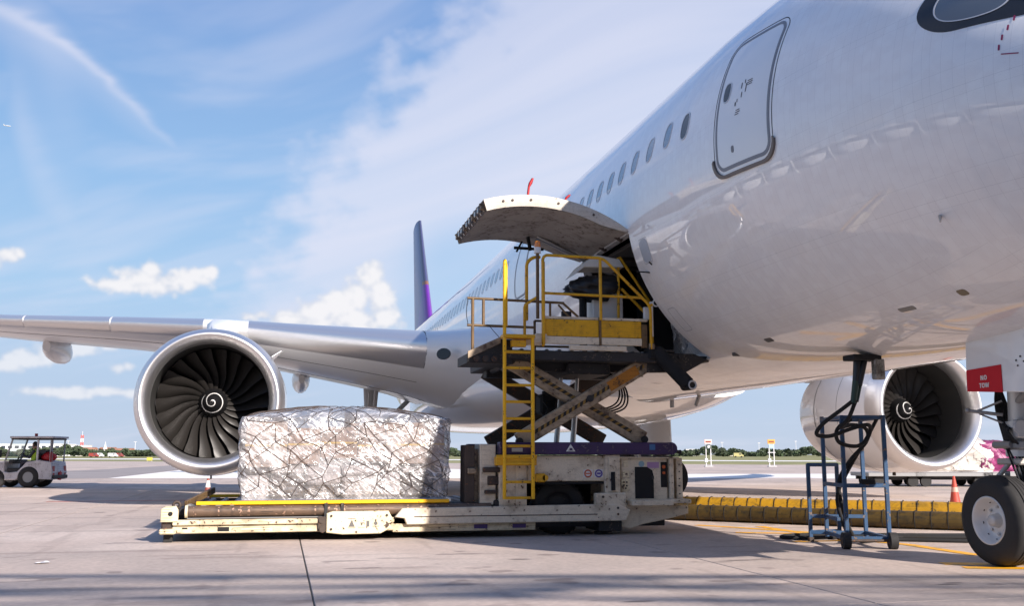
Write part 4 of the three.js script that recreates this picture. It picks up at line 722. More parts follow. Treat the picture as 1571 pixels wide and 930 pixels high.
{
  const n = grp('nose_gear', jet); n.position.set(.05, 0, 15.9);
  for (const s of [-1, 1]) wheel(n, s * .34, .53, 0, .53, .40);
  mk('strut', [rod(V(0, .5, 0), V(0, 1.35, .03), .085, 20), rod(V(0, 1.3, .03), V(0, 2.75, .10), .15, 24), rod(V(-.42, .53, 0), V(.42, .53, 0), .07, 16), rod(V(0, 1.28, .03), V(0, 1.36, .03), .19, 24), rod(V(0, 1.62, .04), V(0, 1.7, .04), .18, 24)], std([.5, .5, .49], .4, .4), n);
  mk('torque_link', [bar(V(-.05, .62, .16), V(-.02, .98, .42), .12, .05), bar(V(-.02, .98, .42), V(0, 1.32, .15), .12, .05), ball(V(-.02, .98, .42), .06)], M.greyLight, n);
  mk('steering_collar', [bx(-.2, .2, 1.36, 1.48, -.1, .2, .03), rod(V(-.2, 1.42, .1), V(-.2, 1.42, -.2), .045, 14), rod(V(.2, 1.42, .1), V(.2, 1.42, -.2), .045, 14)], M.greymetal, n);
  mk('drag_brace', [rod(V(-.08, 1.9, .05), V(-.2, 2.6, 1.4), .05, 12), rod(V(.08, 1.9, .05), V(.2, 2.6, 1.4), .05, 12), rod(V(-.17, 1.78, -.06), V(-.42, 1.84, -.34), .022, 10), rod(V(-.17, 1.95, -.06), V(-.38, 1.82, -.3), .014, 10), ball(V(-.43, 1.845, -.35), .035), rod(V(-.34, 1.80, -.26), V(-.18, 1.68, -.05), .012, 8)], M.greymetal, n);
  mk('taxi_light', [new THREE.CylinderGeometry(.09, .06, .08, 16).rotateX(PI / 2).translate(-.2, 1.62, .24), bx(-.22, .0, 1.5, 1.72, .14, .22, .02)], M.greyLight, n);
  const hs = []; const r = RNG(3); for (let i = 0; i < 8; i++) { const a = .5 + i * .35; hs.push(pipe([V(-.12 - .02 * i, 2.4, -.1), V(-.2 + .03 * i, 1.95 - .03 * i, -.14), V(-.16 - .02 * i, 1.55, -.1 + .04 * i), V(-.22 + .05 * i, 1.2, .1), V(-.1, .8 + .05 * i, .16)], .012 + .004 * (i % 2), 24, 6)); } mk('hydraulic_hose', hs, M.black, n);
  mk('tow_fitting', [rod(V(-.12, .42, .30), V(.12, .42, .30), .03, 10), bar(V(0, .5, .05), V(0, .42, .30), .16, .08)], M.steel, n);
  mk('lower_bracket', [bar(V(-.18, 1.1, -.04), V(-.05, .62, -.2), .06, .05), rod(V(-.36, .9, -.16), V(-.1, 1.26, -.02), .03, 8), bx(-.2, .2, 1.18, 1.26, -.2, .2, .02)], std([.45, .42, .38], .5, .3), n);
  /* door on the starboard side with its placard */
  const L = (z) => z, dg = plate([[-.1, 2.08], [-.06, 2.66], [.06, 2.76], [2.3, 2.92], [2.3, 2.06], [.9, 2.0]].map(([z, y]) => [z, y]), .03, .008); dg.rotateY(-PI / 2); dg.translate(-.58, 0, 0);
  dg.translate(0, 0, 0);
  const nd = mk('gear_door', dg, mWhiteGloss, n);
  const pl = plate([[-.08, 2.06], [-.075, 2.315], [.53, 2.335], [.53, 2.015]], .004, .001); pl.rotateY(-PI / 2); pl.translate(-.621, 0, 0); const rp = mk('red_placard', pl, std([.52, .004, .014], .75), nd, 'red placard reading NO TOW');
  const t1 = text('NO', .055), t2 = text('TOW', .055); for (const [t, y] of [[t1, 2.205], [t2, 2.115]]) { t.rotateY(-PI / 2); t.translate(-.627, y, .23); } mk('lettering', [t1, t2], M.plainWhite, rp);
  const nd2 = mk('gear_door', dg.clone().translate(1.17, 0, 0), mWhiteGloss, n);
  const bn = []; for (const [z, y] of [[.8, 2.3], [.9, 2.34], [.95, 2.28], [.85, 2.4], [1.02, 2.33], [.78, 2.36]]) bn.push(rod(V(-.622, y, z), V(-.628, y, z), .012, 6)); mk('fastener', bn, mSeam, nd);
  const box = mk('gear_bay', [bx(-.55, .55, 2.62, 2.66, .0, 2.6)], mHold, n);
}
for (const s of [-1, 1]) {
  const g = grp('main_gear', jet); g.position.set(s * 5.3, 0, -12.3);
  for (const a of [-1, 1]) for (const b of [-1, 1]) wheel(g, a * .72, .7, b * 1.02, .7, .53);
  mk('bogie_beam', bar(V(0, .72, -1.1), V(0, .72, 1.1), .24, .26), M.greymetal, g);
  mk('axle', [-1, 1].map(b => rod(V(-.72, .7, b * 1.02), V(.72, .7, b * 1.02), .1, 12)), M.greymetal, g);
  mk('strut', [rod(V(0, .72, 0), V(0, 2.0, 0), .16, 16), rod(V(0, 1.9, 0), V(s * .1, 3.9, -.2), .24, 16), rod(V(0, 2.0, 0), V(-s * 1.6, 3.6, 0), .09, 12), rod(V(0, 2.0, .1), V(0, 3.8, 1.7), .08, 12)], M.greyLight, g);
  mk('gear_door', plate([[-1.0, 1.35], [-.9, s < 0 ? 3.0 : 3.6], [.9, s < 0 ? 3.05 : 3.7], [.8, 1.75], [.3, 1.5]], .05, .01).rotateY((90 + s * 22) * D2R).translate(s * .75, 0, .2), mWing, g);
  mk('drag_link', [rod(V(0, 1.5, .2), V(0, .95, .9), .06, 10), rod(V(-.2, 1.8, .2), V(-.2, 3.6, .9), .03, 8)], M.steel, g);
}

/* ---------- cargo high loader ---------- */
const hazardTex = (() => { const cv = document.createElement('canvas'); cv.width = 512; cv.height = 64; const c = cv.getContext('2d'); c.fillStyle = '#8a6a2c'; c.fillRect(0, 0, 512, 64); c.fillStyle = '#1a1614'; for (let i = -1; i < 9; i++) { c.beginPath(); c.moveTo(i * 64, 64); c.lineTo(i * 64 + 34, 64); c.lineTo(i * 64 + 60, 0); c.lineTo(i * 64 + 26, 0); c.fill(); } const t = new THREE.CanvasTexture(cv); t.colorSpace = THREE.SRGBColorSpace; t.wrapS = t.wrapT = THREE.RepeatWrapping; return t; })();
const mHazard = std('#ffffff', .6, 0, { map: hazardTex });
const loader = thing('cargo_loader', 'white and yellow scissor-lift cargo loader parked against the open hold', 'cargo loader');
{
  const P = (n, g, m, par = loader, lab) => mk(n, g, m, par, lab), ZN = 10.5, ZF = 7.4;
  /* rear pallet deck, lowered */
  const deck = P('pallet_deck', [bx(-10.15, -5.2, .40, .5, 7.62, 10.28, .01), bx(-10.2, -5.3, .2, .42, 7.7, 7.9), bx(-10.2, -5.3, .2, .42, 10.0, 10.2)], M.dark);
  for (let i = 0; i < 22; i++) { const x = -10.0 + i * .215; mk('roller', rod(V(x, .512, 7.72), V(x, .512, 10.2), .045, 10), M.greymetal, deck); }
  const guard = P('guard_tube', [rod(V(-10.0, .455, 10.40), V(-5.35, .455, 10.40), .082, 18)], M.tube);
  mk('tube_end', rod(V(-10.03, .455, 10.40), V(-9.99, .455, 10.40), .095, 18), M.cream, guard);
  mk('clamp', [bx(-7.98, -7.93, .35, .56, 10.3, 10.49, .004), bx(-7.73, -7.68, .35, .56, 10.3, 10.49, .004), bx(-7.95, -7.7, .40, .42, 10.478, 10.495, .003)], M.dark, guard);
  P('guide_rail', bx(-9.88, -6.02, .548, .602, 10.33, 10.42, .008), M.yellowBright, loader, 'bright yellow guide rail along the deck edge');
  P('guide_rail', bx(-9.88, -6.02, .548, .602, 7.5, 7.6, .008), M.yellowBright);
  P('guard_tube', [rod(V(-10.0, .455, 7.52), V(-5.35, .455, 7.52), .082, 14)], M.tube);
  /* outer side beams of the deck */
  for (const [z, s] of [[10.42, 1], [7.42, -1]]) {
    const b = P('side_beam', [bx(-10.2, -6.9, .255, .335, z - .06, z + .07, .012), bx(-10.2, -6.9, .135, .235, z - .06, z + .055, .012), bx(-10.2, -6.9, .20, .27, z - .08, z, .004)], M.cream);
    if (s > 0) { mk('slot', bx(-9.55, -9.38, .16, .225, z + .045, z + .0575, .002), M.black, b); mk('slot', bx(-10.06, -9.98, .20, .225, z + .045, z + .0575, .002), M.black, b); mk('rail_strip', bx(-10.0, -6.95, .345, .362, z - .05, z + .02, .003), M.greymetal, b); }
  }
  const cr = P('end_crossbar', [bx(-10.36, -10.14, .14, .36, 7.4, 10.44, .02), rod(V(-10.2, .47, 7.5), V(-10.2, .47, 10.3), .05, 12)], M.rustdark);
  const eb = P('end_bracket', [plate([[-10.36, .32], [-10.36, .49], [-10.3, .53], [-10.16, .53], [-10.13, .48], [-10.13, .32]], .06, .01).translate(0, 0, 10.44)], M.cream, loader, 'chipped cream end bracket with a round hole'); mk('hole', rod(V(-10.23, .43, 10.505), V(-10.23, .43, 10.518), .033, 14), M.black, eb); mk('lifting_eye', new THREE.TorusGeometry(.05, .022, 8, 16).translate(-10.16, .55, 10.36), M.rustdark, eb);
  P('end_stop', [bar(V(-10.05, .55, 10.1), V(-9.72, .72, 8.9), .05, .10), bar(V(-10.05, .55, 7.9), V(-9.85, .66, 8.5), .05, .10)], M.brown);
  for (const z of [10.3, 7.6]) P('support_foot', [bx(-10.33, -10.2, .0, .16, z - .06, z + .06)], M.rubber);
  P('corner_fitting', [bx(-10.38, -10.15, .13, .21, 10.43, 10.53, .02), bx(-10.13, -10.06, .15, .2, 10.44, 10.51, .01)], M.cream);
  /* mid plate, long chipped rail and lower skirt */
  const mp = P('mid_plate', plate([[-7.93, .13], [-7.93, .40], [-7.85, .425], [-7.0, .425], [-6.95, .33], [-6.97, .18], [-7.12, .105], [-7.7, .10]], .05, .012).translate(0, 0, 10.46), std('#ffffff', .5, 0, { map: worn(S8(228, 216, 182), S8(80, 62, 50), S8(188, 172, 138), { chips: .2, grime: .4, seed: 41 }) }), loader, 'cream plate with warning print between the rails');
  for (const [x, y] of [[-7.87, .37], [-7.87, .17], [-7.02, .37], [-7.02, .2]]) mk('bolt', rod(V(x, y, 10.52), V(x, y, 10.535), .02, 8), M.rustdark, mp);
  mk('warning_print', [bx(-7.62, -7.5, .18, .19, 10.5225, 10.524, .0005), bx(-7.62, -7.5, .32, .33, 10.5225, 10.524, .0005), bx(-7.46, -7.36, .18, .188, 10.5225, 10.524, .0005), plate([[-7.61, .2], [-7.51, .2], [-7.56, .31]], .001, 0).translate(0, 0, 10.5225), bx(-7.43, -7.36, .25, .265, 10.5225, 10.524, .0005), bx(-7.335, -7.29, .2, .29, 10.5225, 10.524, .0005), rod(V(-7.19, .25, 10.5225), V(-7.19, .25, 10.524), .03, 10), bx(-7.24, -7.14, .2, .21, 10.5225, 10.524, .0005)], std([.13, .12, .11], .6), mp);
  mk('joint_knuckle', [bx(-8.08, -7.94, .14, .36, 10.44, 10.5, .02), rod(V(-8.0, .17, 10.48), V(-8.0, .17, 10.53), .05, 12), rod(V(-8.02, .30, 10.48), V(-8.02, .30, 10.52), .04, 10)], M.rustdark, mp);
  const rail = P('side_rail', [plate([[-6.88, .345], [-6.78, .46], [-3.25, .49], [-3.05, .40], [-3.12, .245], [-6.70, .235], [-6.74, .33]], .10, .012).translate(0, 0, 10.44), bx(-3.62, -3.1, .3, .68, 10.4, 10.53, .015)], M.white, loader, 'long chipped white side rail beside the pallet');
  mk('scrape', bx(-6.6, -3.6, .335, .350, 10.54, 10.556, .003), M.rustdark, rail);
  for (const [x, y] of [[-3.25, .44], [-3.25, .34], [-3.5, .62]]) mk('bolt', rod(V(x, y, 10.53), V(x, y, 10.56), .02, 8), M.rustdark, rail);
  P('side_rail', bx(-6.9, -3.1, .24, .47, 7.3, 7.42, .015), M.white);
  const sk = P('lower_skirt', bx(-6.92, -4.62, .105, .232, 10.36, 10.46, .01), M.cream); for (const x of [-5.55, -4.92]) mk('decal', bx(x - .08, x + .14, .14, .205, 10.4605, 10.4625, .0005), std([.07, .035, .16], .5), sk);
  P('under_frame', [bx(-6.9, -2.3, .12, .3, 9.9, 10.2), bx(-6.9, -2.3, .12, .3, 7.6, 7.9), bx(-6.2, -6.0, .12, .3, 7.6, 10.2), bx(-4.8, -4.6, .1, .35, 7.6, 10.2), bx(-3.55, -3.15, .06, .26, 9.7, 10.45)], M.dark);
  P('deck_bridge_plate', [bx(-5.95, -5.1, .36, .54, 7.7, 10.32, .02), bx(-5.3, -4.95, .42, .58, 10.15, 10.42, .02)], M.dark);
  P('stabiliser_foot', [rod(V(-3.4, 0, 10.2), V(-3.4, .26, 10.2), .09, 12), rod(V(-3.4, 0, 10.2), V(-3.4, .04, 10.2), .15, 14)], M.dark);
  P('stabiliser_foot', [rod(V(-3.4, 0, 7.7), V(-3.4, .26, 7.7), .09, 12), rod(V(-3.4, 0, 7.7), V(-3.4, .04, 7.7), .15, 14)], M.dark);
  /* chassis */
  const body = P('chassis', [bx(-4.75, -3.3, .87, 1.29, 7.6, 10.40, .015), bx(-5.2, -2.2, .5, .85, 8.0, 9.5, .02)], M.white);
  mk('warning_label', [bx(-3.79, -3.63, .93, 1.06, 10.4005, 10.404, .001), bx(-3.60, -3.45, .93, 1.06, 10.4005, 10.404, .001)], M.plainWhite, body);
  mk('warning_label_print', [new THREE.TorusGeometry(.055, .012, 6, 20).translate(-3.71, .995, 10.405), bx(-3.75, -3.67, .985, 1.005, 10.404, 10.406, .001)], std([.55, .12, .05], .5), body); mk('warning_label_print', [new THREE.TorusGeometry(.055, .012, 6, 20).translate(-3.525, .995, 10.405), bx(-3.555, -3.49, .98, 1.01, 10.404, 10.406, .001)], std([.10, .06, .30], .5), body);
  P('wheel_well', [bx(-4.72, -3.4, .3, .87, 9.5, 9.55), bx(-4.72, -3.4, .82, .86, 9.5, 10.38)], M.black);
  const pil = P('corner_pillar', [bx(-5.22, -4.80, .40, 1.3, 10.06, 10.43, .015), bx(-4.93, -4.76, .44, 1.28, 10.38, 10.45, .01)], M.white); for (const [x, y] of [[-5.1, .72], [-5.1, .9], [-4.88, 1.1], [-4.85, .62], [-4.85, .8]]) mk('rivet', rod(V(x, y, 10.43), V(x, y, 10.458), .014, 6), M.rustdark, pil);
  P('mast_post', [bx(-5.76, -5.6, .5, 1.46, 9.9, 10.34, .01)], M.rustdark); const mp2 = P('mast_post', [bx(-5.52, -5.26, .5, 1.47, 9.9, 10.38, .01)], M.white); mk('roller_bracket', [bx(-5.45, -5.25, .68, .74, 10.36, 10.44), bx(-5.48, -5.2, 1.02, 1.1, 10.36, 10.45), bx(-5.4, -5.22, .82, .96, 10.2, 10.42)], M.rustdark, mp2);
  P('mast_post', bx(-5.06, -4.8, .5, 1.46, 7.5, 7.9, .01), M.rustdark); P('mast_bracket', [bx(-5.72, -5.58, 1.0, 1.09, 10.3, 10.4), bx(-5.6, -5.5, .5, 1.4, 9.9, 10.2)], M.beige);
  for (const z of [[10.28, 10.49], [7.42, 7.62]]) {
    const b = P('purple_beam', [bx(-5.22, -2.24, 1.305, 1.505, z[0], z[1], .012), rod(V(-2.26, 1.405, z[0] + .02), V(-2.26, 1.405, z[1] - .02), .105, 18)], M.purple, loader);
    if (z[0] > 9) {
      mk('triangle_mark', plate([[-4.11, 1.355], [-3.95, 1.355], [-4.03, 1.475]], .002, 0).translate(0, 0, 10.491), M.plainWhite, b);
      mk('triangle_print', [bx(-4.05, -4.0, 1.372, 1.41, 10.4935, 10.495, .0005), bx(-4.07, -3.98, 1.368, 1.378, 10.4935, 10.495, .0005)], std([.06, .04, .09], .5), b);
      mk('number_plate', bx(-5.02, -4.84, 1.35, 1.41, 10.4905, 10.494, .001), M.greyLight, b); mk('blue_mark', bx(-2.66, -2.56, 1.38, 1.475, 10.4905, 10.494, .001), std([.05, .14, .32], .5), b);
      mk('hook', [rod(V(-2.15, 1.36, 10.4), V(-2.08, 1.34, 10.4), .03), ball(V(-2.08, 1.35, 10.4), .035)], M.dark, b);
    }
  }
  P('divider_post', [bx(-3.43, -3.16, .66, 1.30, 10.2, 10.44, .012), bx(-3.37, -3.22, .7, 1.26, 10.43, 10.46, .006)], M.white); P('cylinder_rod', rod(V(-3.30, .72, 10.475), V(-3.30, 1.02, 10.475), .035, 12), M.black);
  /* engine cabinet */
  const cab = P('engine_cabinet', [bx(-3.12, -2.30, .54, 1.24, 8.2, 10.36, .015), bx(-3.16, -2.1, 1.235, 1.265, 8.15, 10.4, .006)], M.white, loader, 'white engine cabinet with dark openings and labels');
  mk('opening', plate([[-2.88, .58], [-2.88, 1.1], [-2.66, 1.1], [-2.57, 1.04], [-2.55, .95], [-2.55, .58]], .006, 0).translate(0, 0, 10.3605), M.black, cab); mk('opening', bx(-2.42, -2.31, .76, 1.18, 10.3, 10.37, .004), M.black, cab);
  mk('gauge', [rod(V(-2.37, 1.10, 10.36), V(-2.37, 1.10, 10.385), .03, 12), rod(V(-2.37, 1.0, 10.36), V(-2.37, 1.0, 10.38), .025, 12)], M.orange, cab);
  mk('lilac_label', bx(-2.66, -2.45, 1.08, 1.18, 10.3605, 10.3635, .001), std([.42, .25, .45], .5), cab); mk('sticker', rod(V(-2.76, 1.15, 10.3605), V(-2.76, 1.15, 10.364), .05, 14), std([.25, .40, .48], .5), cab);
  mk('switch', bx(-2.585, -2.545, .90, .95, 10.3605, 10.374, .002), M.dark, cab); const pn = mk('side_panel', [bx(-3.12, -2.98, .70, .9, 10.3605, 10.372, .003), bx(-3.1, -2.98, .93, 1.04, 10.3605, 10.38, .004), bx(-3.08, -3.0, 1.1, 1.2, 10.3605, 10.375, .004)], M.cream, cab); mk('knob', [[-3.08, .85], [-3.03, .85], [-3.08, .80], [-3.03, .79], [-3.05, .75]].map(([x, y]) => rod(V(x, y, 10.37), V(x, y, 10.385), .014, 8)), M.black, cab);
  const rp = P('end_frame', [bx(-2.28, -2.20, .52, 1.26, 10.15, 10.40, .008), bx(-2.13, -2.02, .54, 1.25, 10.0, 10.34, .008), bx(-2.2, -2.1, .5, 1.2, 8.2, 10.0)], M.white); mk('bolt', [.65, .78, .9, 1.02, 1.14].map(y => rod(V(-2.08, y, 10.34), V(-2.08, y, 10.352), .012, 6)), M.dark, rp);
  P('fuel_tank', [rod(V(-2.18, .92, 9.2), V(-2.18, .92, 10.1), .36, 32)], M.black, loader, 'round black tank at the loader end'); 
  const step = P('step', [bx(-3.02, -2.3, .47, .56, 10.3, 10.62, .012), bx(-2.35, -1.98, .5, .57, 10.25, 10.6, .012)], M.white);
  P('front_skirt', [plate([[-3.12, .53], [-3.15, .14], [-2.98, .10], [-2.75, .17], [-2.3, .25], [-1.95, .33], [-1.95, .44], [-2.98, .47]], .06, .012).translate(0, 0, 10.28)], M.white);
  for (const z of [10.05, 7.85]) for (const x of [-4.15, -2.75]) {
    if (x > -3 && z > 9) continue;
    const w = grp('wheel', loader); w.position.set(x, .45, z); const R = .45, h = .15;
    mk('tyre', [latheZ([[R * .55, -h * .8], [R * .7, -h], [R * .9, -h * .95], [R * .99, -h * .7], [R, 0], [R * .99, h * .7], [R * .9, h * .95], [R * .7, h], [R * .55, h * .8]], 48), ...Array.from({ length: 30 }, (_, i) => { const a = i / 30 * 2 * PI; return bx(-.02, .02, R - .01, R + .015, -h * .7, h * .7, .004).rotateZ(a); })], M.rubber, w);
    mk('rim', latheZ([[.001, h * .35], [R * .2, h * .4], [R * .35, h * .2], [R * .5, h * .5], [R * .58, h * .85]], 32), M.dark, w);
  }
  for (const [x, z] of [[-6.5, 10.0], [-6.5, 7.8], [-8.8, 8.2], [-8.8, 9.7]]) P('caster_wheel', rod(V(x, .14, z - .06), V(x, .14, z + .06), .14, 18), M.rubber);
  P('stop_bracket', [bx(-4.62, -4.45, .86, 1.0, 10.40, 10.5, .02), rod(V(-4.46, .93, 10.42), V(-4.46, .93, 10.5), .05, 12)], M.yellow);
  /* scissor arms */
  const arm = (a, b, z, m, marked) => {
    const p = P('scissor_arm', [bar(V(a[0], a[1], z), V(b[0], b[1], z), .15, .27, .014)], m);
    if (marked) { const d = V(b[0] - a[0], b[1] - a[1], 0), L = d.length(), an = atan2(d.y, d.x); const g = bx(-L * .40, L * .40, -.03, .03, -.0015, .0015, .0005); g.userData.keepUV = true; const q = g.attributes.position, uv = new Float32Array(q.count * 2); for (let i = 0; i < q.count; i++) { uv[i * 2] = q.getX(i) / .9; uv[i * 2 + 1] = q.getY(i) / .06 + .5; } g.setAttribute('uv', new THREE.BufferAttribute(uv, 2)); g.rotateZ(an); g.translate((a[0] + b[0]) / 2, (a[1] + b[1]) / 2, z + .078); mk('hazard_strip', g, mHazard, p); 
      mk('pin', [a, b, [(a[0] + b[0]) / 2, (a[1] + b[1]) / 2]].map(c => rod(V(c[0], c[1], z + .02), V(c[0], c[1], z + .105), .06, 14)), M.dark, p);
      return { p, an, L }; }
    return { p };
  };
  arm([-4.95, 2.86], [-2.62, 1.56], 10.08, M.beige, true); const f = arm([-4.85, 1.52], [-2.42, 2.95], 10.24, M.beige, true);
  { const g = bx(-.30, .30, -.085, .085, -.002, .002, .0005); g.rotateZ(f.an); const t = .745; g.translate(lerp(-4.85, -2.42, t), lerp(1.52, 2.95, t), 10.24 + .0785); mk('orange_plate', g, std('#ffffff', .6, 0, { map: worn(S8(176, 112, 26), S8(70, 50, 30), S8(110, 74, 30), { chips: .6, grime: .8, seed: 51 }) }), f.p); }
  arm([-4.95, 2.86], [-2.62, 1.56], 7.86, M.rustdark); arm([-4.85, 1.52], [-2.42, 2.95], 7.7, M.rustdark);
  P('cross_tube', [rod(V(-3.74, 2.2, 7.6), V(-3.74, 2.2, 10.3), .06, 14), rod(V(-4.9, 2.84, 7.7), V(-4.9, 2.84, 10.1), .05, 12), rod(V(-2.5, 2.9, 7.6), V(-2.5, 2.9, 10.3), .05, 12)], M.dark);
  for (const x of [-3.92, -3.62]) P('lift_cylinder', [rod(V(x, 1.45, 9.2), V(x + .05, 2.0, 9.2), .05, 12), rod(V(x + .05, 1.9, 9.2), V(x + .1, 2.7, 9.2), .035, 12)], M.steel);
  const hoses = []; for (let i = 0; i < 4; i++) hoses.push(pipe([V(-3.2, 2.75, 9.9), V(-3.0 + i * .04, 2.45, 9.95), V(-3.05 + i * .05, 2.2 - i * .03, 10.0), V(-3.3, 2.08 - i * .03, 10.0), V(-3.6, 2.12 - i * .02, 9.95)], .016, 30, 6)); for (let i = 0; i < 5; i++) hoses.push(pipe([V(-4.3 + i * .05, 2.3, 9.5), V(-4.2 + i * .03, 2.1, 9.7), V(-4.25 + i * .06, 1.95, 9.6), V(-4.1 + i * .02, 2.15, 9.3)], .018, 20, 6)); P('hydraulic_hose', hoses, M.black);
  P('pivot_pump', [bx(-4.3, -4.0, 2.0, 2.35, 9.2, 9.6, .04), rod(V(-4.15, 1.95, 9.5), V(-4.15, 2.4, 9.5), .1, 14)], M.black);
  /* front platform */
  const plat = P('platform', [bx(-5.15, -2.45, 2.85, 3.02, 7.45, 10.42, .015), bx(-5.0, -2.5, 2.72, 2.86, 8.0, 8.3), bx(-5.0, -2.5, 2.72, 2.86, 9.6, 9.9), bx(-3.95, -3.2, 2.66, 2.85, 8.8, 10.1)], M.dark);
  mk('tail_plate', plate([[-5.74, 2.80], [-5.74, 2.93], [-5.2, 3.18], [-5.0, 3.18], [-5.0, 2.80]], .9, .01).translate(0, 0, 9.5), M.dark, plat); mk('tail_strip', [plate([[-5.74, 2.86], [-5.74, 2.97], [-5.2, 3.22], [-5.2, 3.12]], .03, .004).translate(0, 0, 10.42)], M.beige, plat); mk('tail_wheel', [-5.6, -5.45, -5.3].map(x => rod(V(x, 2.86, 10.42), V(x, 2.86, 10.46), .05, 12)), M.rustdark, plat);
  mk('roller', range(-5, -2.6, 11).map(x => rod(V(x, 3.03, 7.6), V(x, 3.03, 10.2), .04, 10)), M.greymetal, plat);
  P('front_panel_strip', [bx(-4.45, -3.50, 3.13, 3.255, 10.40, 10.455, .008), bx(-3.46, -2.74, 3.13, 3.255, 10.40, 10.455, .008)], M.white); P('lower_strip', [bx(-4.02, -3.02, 3.03, 3.115, 10.40, 10.47, .008), bx(-4.6, -4.4, 3.14, 3.3, 10.3, 10.44)], M.white);
  P('plank', bx(-5.0, -4.5, 3.10, 3.22, 10.36, 10.42, .01), M.white);
  P('yellow_panel', bx(-4.45, -3.50, 3.262, 3.55, 10.40, 10.435, .008), M.yellow); P('yellow_panel', bx(-3.46, -2.74, 3.262, 3.55, 10.40, 10.435, .008), M.yellow); P('panel_cap', bx(-4.45, -2.62, 3.555, 3.60, 10.33, 10.42, .006), M.white);
  P('panel_post', [bx(-3.50, -3.46, 3.05, 3.6, 10.41, 10.46, .006), bx(-2.74, -2.64, 3.1, 3.5, 10.38, 10.45, .006)], M.brown);
  const R = .026;
  P('handrail', [bent([V(-4.48, 3.1, 10.46), V(-4.48, 4.63, 10.46), V(-3.42, 4.62, 10.46), V(-2.58, 3.82, 10.46), V(-2.58, 3.1, 10.46)], R, .10), rod(V(-3.47, 3.55, 10.46), V(-3.47, 4.6, 10.46), R), rod(V(-4.48, 3.98, 10.46), V(-2.72, 3.96, 10.46), R * .9), rod(V(-4.48, 3.1, 10.50), V(-4.48, 4.5, 10.50), R)], M.yellow, loader, 'yellow tube handrail with a sloped front end');
  P('handrail', [bent([V(-2.34, 3.1, 9.9), V(-2.34, 3.93, 9.9), V(-2.95, 4.80, 9.9), V(-2.97, 3.1, 9.9)], R, .04), rod(V(-2.9, 4.2, 9.9), V(-2.42, 3.74, 9.9), R), rod(V(-2.36, 3.92, 9.9), V(-2.56, 3.84, 10.46), R)], M.yellow);
  P('grab_hoop', bent([V(-4.72, 3.55, 10.3), V(-4.72, 4.52, 10.3), V(-4.60, 4.62, 10.3), V(-4.5, 4.62, 10.3)], R * 1.1, .07), M.yellow); P('grab_hoop', bent([V(-4.78, 3.1, 10.4), V(-4.78, 3.78, 10.4), V(-4.55, 3.92, 10.4)], R, .06), M.yellow);
  P('rear_fence', [rod(V(-5.75, 3.86, 10.4), V(-4.1, 3.83, 10.4), .022), rod(V(-5.75, 3.41, 10.4), V(-4.6, 3.40, 10.4), .022), rod(V(-5.66, 2.95, 10.4), V(-5.66, 3.86, 10.4), .026), rod(V(-5.48, 3.41, 10.4), V(-5.48, 3.84, 10.4), .024), rod(V(-4.12, 3.83, 10.4), V(-3.85, 3.6, 10.4), .02), rod(V(-4.34, 3.83, 10.4), V(-4.34, 3.55, 10.4), .02), bar(V(-4.2, 3.8, 10.4), V(-3.98, 3.56, 10.4), .03, .03)], M.brown, loader, 'brown pipe fence at the rear of the platform'); P('rear_fence', [rod(V(-3.9, 3.9, 7.6), V(-2.7, 3.9, 7.6), .022), rod(V(-3.9, 3.4, 7.6), V(-2.7, 3.4, 7.6), .022), rod(V(-3.9, 2.95, 7.6), V(-3.9, 3.9, 7.6), .026), rod(V(-2.72, 2.95, 7.6), V(-2.72, 3.9, 7.6), .026)], M.brown);
  P('hanging_wire', pipe([V(-5.75, 3.84, 10.42), V(-5.77, 3.6, 10.43), V(-5.74, 3.42, 10.42)], .006, 12, 5), M.black); P('hanging_wire', pipe([V(-5.4, 3.42, 10.42), V(-5.2, 3.2, 10.43), V(-5.0, 3.05, 10.44)], .006, 12, 5), M.black);
  const bp = P('beacon_pole', rod(V(-4.56, 3.55, 10.42), V(-4.56, 4.66, 10.42), .028), M.brown); mk('beacon_base', rod(V(-4.56, 4.66, 10.42), V(-4.56, 4.76, 10.42), .058, 16), M.plainWhite, bp); mk('beacon_lens', new THREE.LatheGeometry([[0, .12], [.035, .11], [.05, .07], [.052, 0]].map(p => new THREE.Vector2(...p)), 20).translate(-4.56, 4.76, 10.42), M.amber, bp);
  /* control console, hooded and covered with a black bag */
  const con = P('control_console', [bx(-3.38, -2.82, 3.02, 4.14, 9.35, 9.75, .02)], std([.66, .65, .62], .5)); mk('hood', plate([[-3.78, 4.38], [-3.60, 4.58], [-3.38, 4.74], [-2.96, 4.68], [-2.88, 4.56], [-3.60, 4.53]], .55, .012).translate(0, .03, 9.4), std([.62, .60, .55], .55), con); mk('seat_post', rod(V(-3.52, 3.05, 9.6), V(-3.52, 4.2, 9.6), .07, 12), M.black, con);
  { const g = new THREE.SphereGeometry(1, 36, 24), q = g.attributes.position; for (let i = 0; i < q.count; i++) { const x = q.getX(i), y = q.getY(i), z = q.getZ(i), k = 1 + (fbm(x * 3 + 8, y * 2 + z * 3 + 8, 4, 256, 91) - .5) * .7, sag = y < 0 ? 1 + .4 * sin(x * 3 + 1) * -y : .85; q.setXYZ(i, -3.33 + x * .47 * k, 4.27 + y * .24 * k * sag + x * .05, 9.62 + z * .36 * k); } g.computeVertexNormals(); mk('cover_bag', g, M.bag, con, 'crumpled black bag over the control panel'); }
  mk('monitor', bx(-3.9, -3.72, 3.6, 3.82, 9.5, 9.56, .01).rotateZ(0), M.dark, con);
  P('pendant', [rod(V(-2.55, 3.3, 10.42), V(-2.55, 3.9, 10.42), .03, 10), new THREE.TorusGeometry(.055, .014, 8, 18).translate(-2.47, 3.88, 10.44), bx(-2.66, -2.56, 3.6, 3.82, 10.3, 10.36)], M.plainWhite);
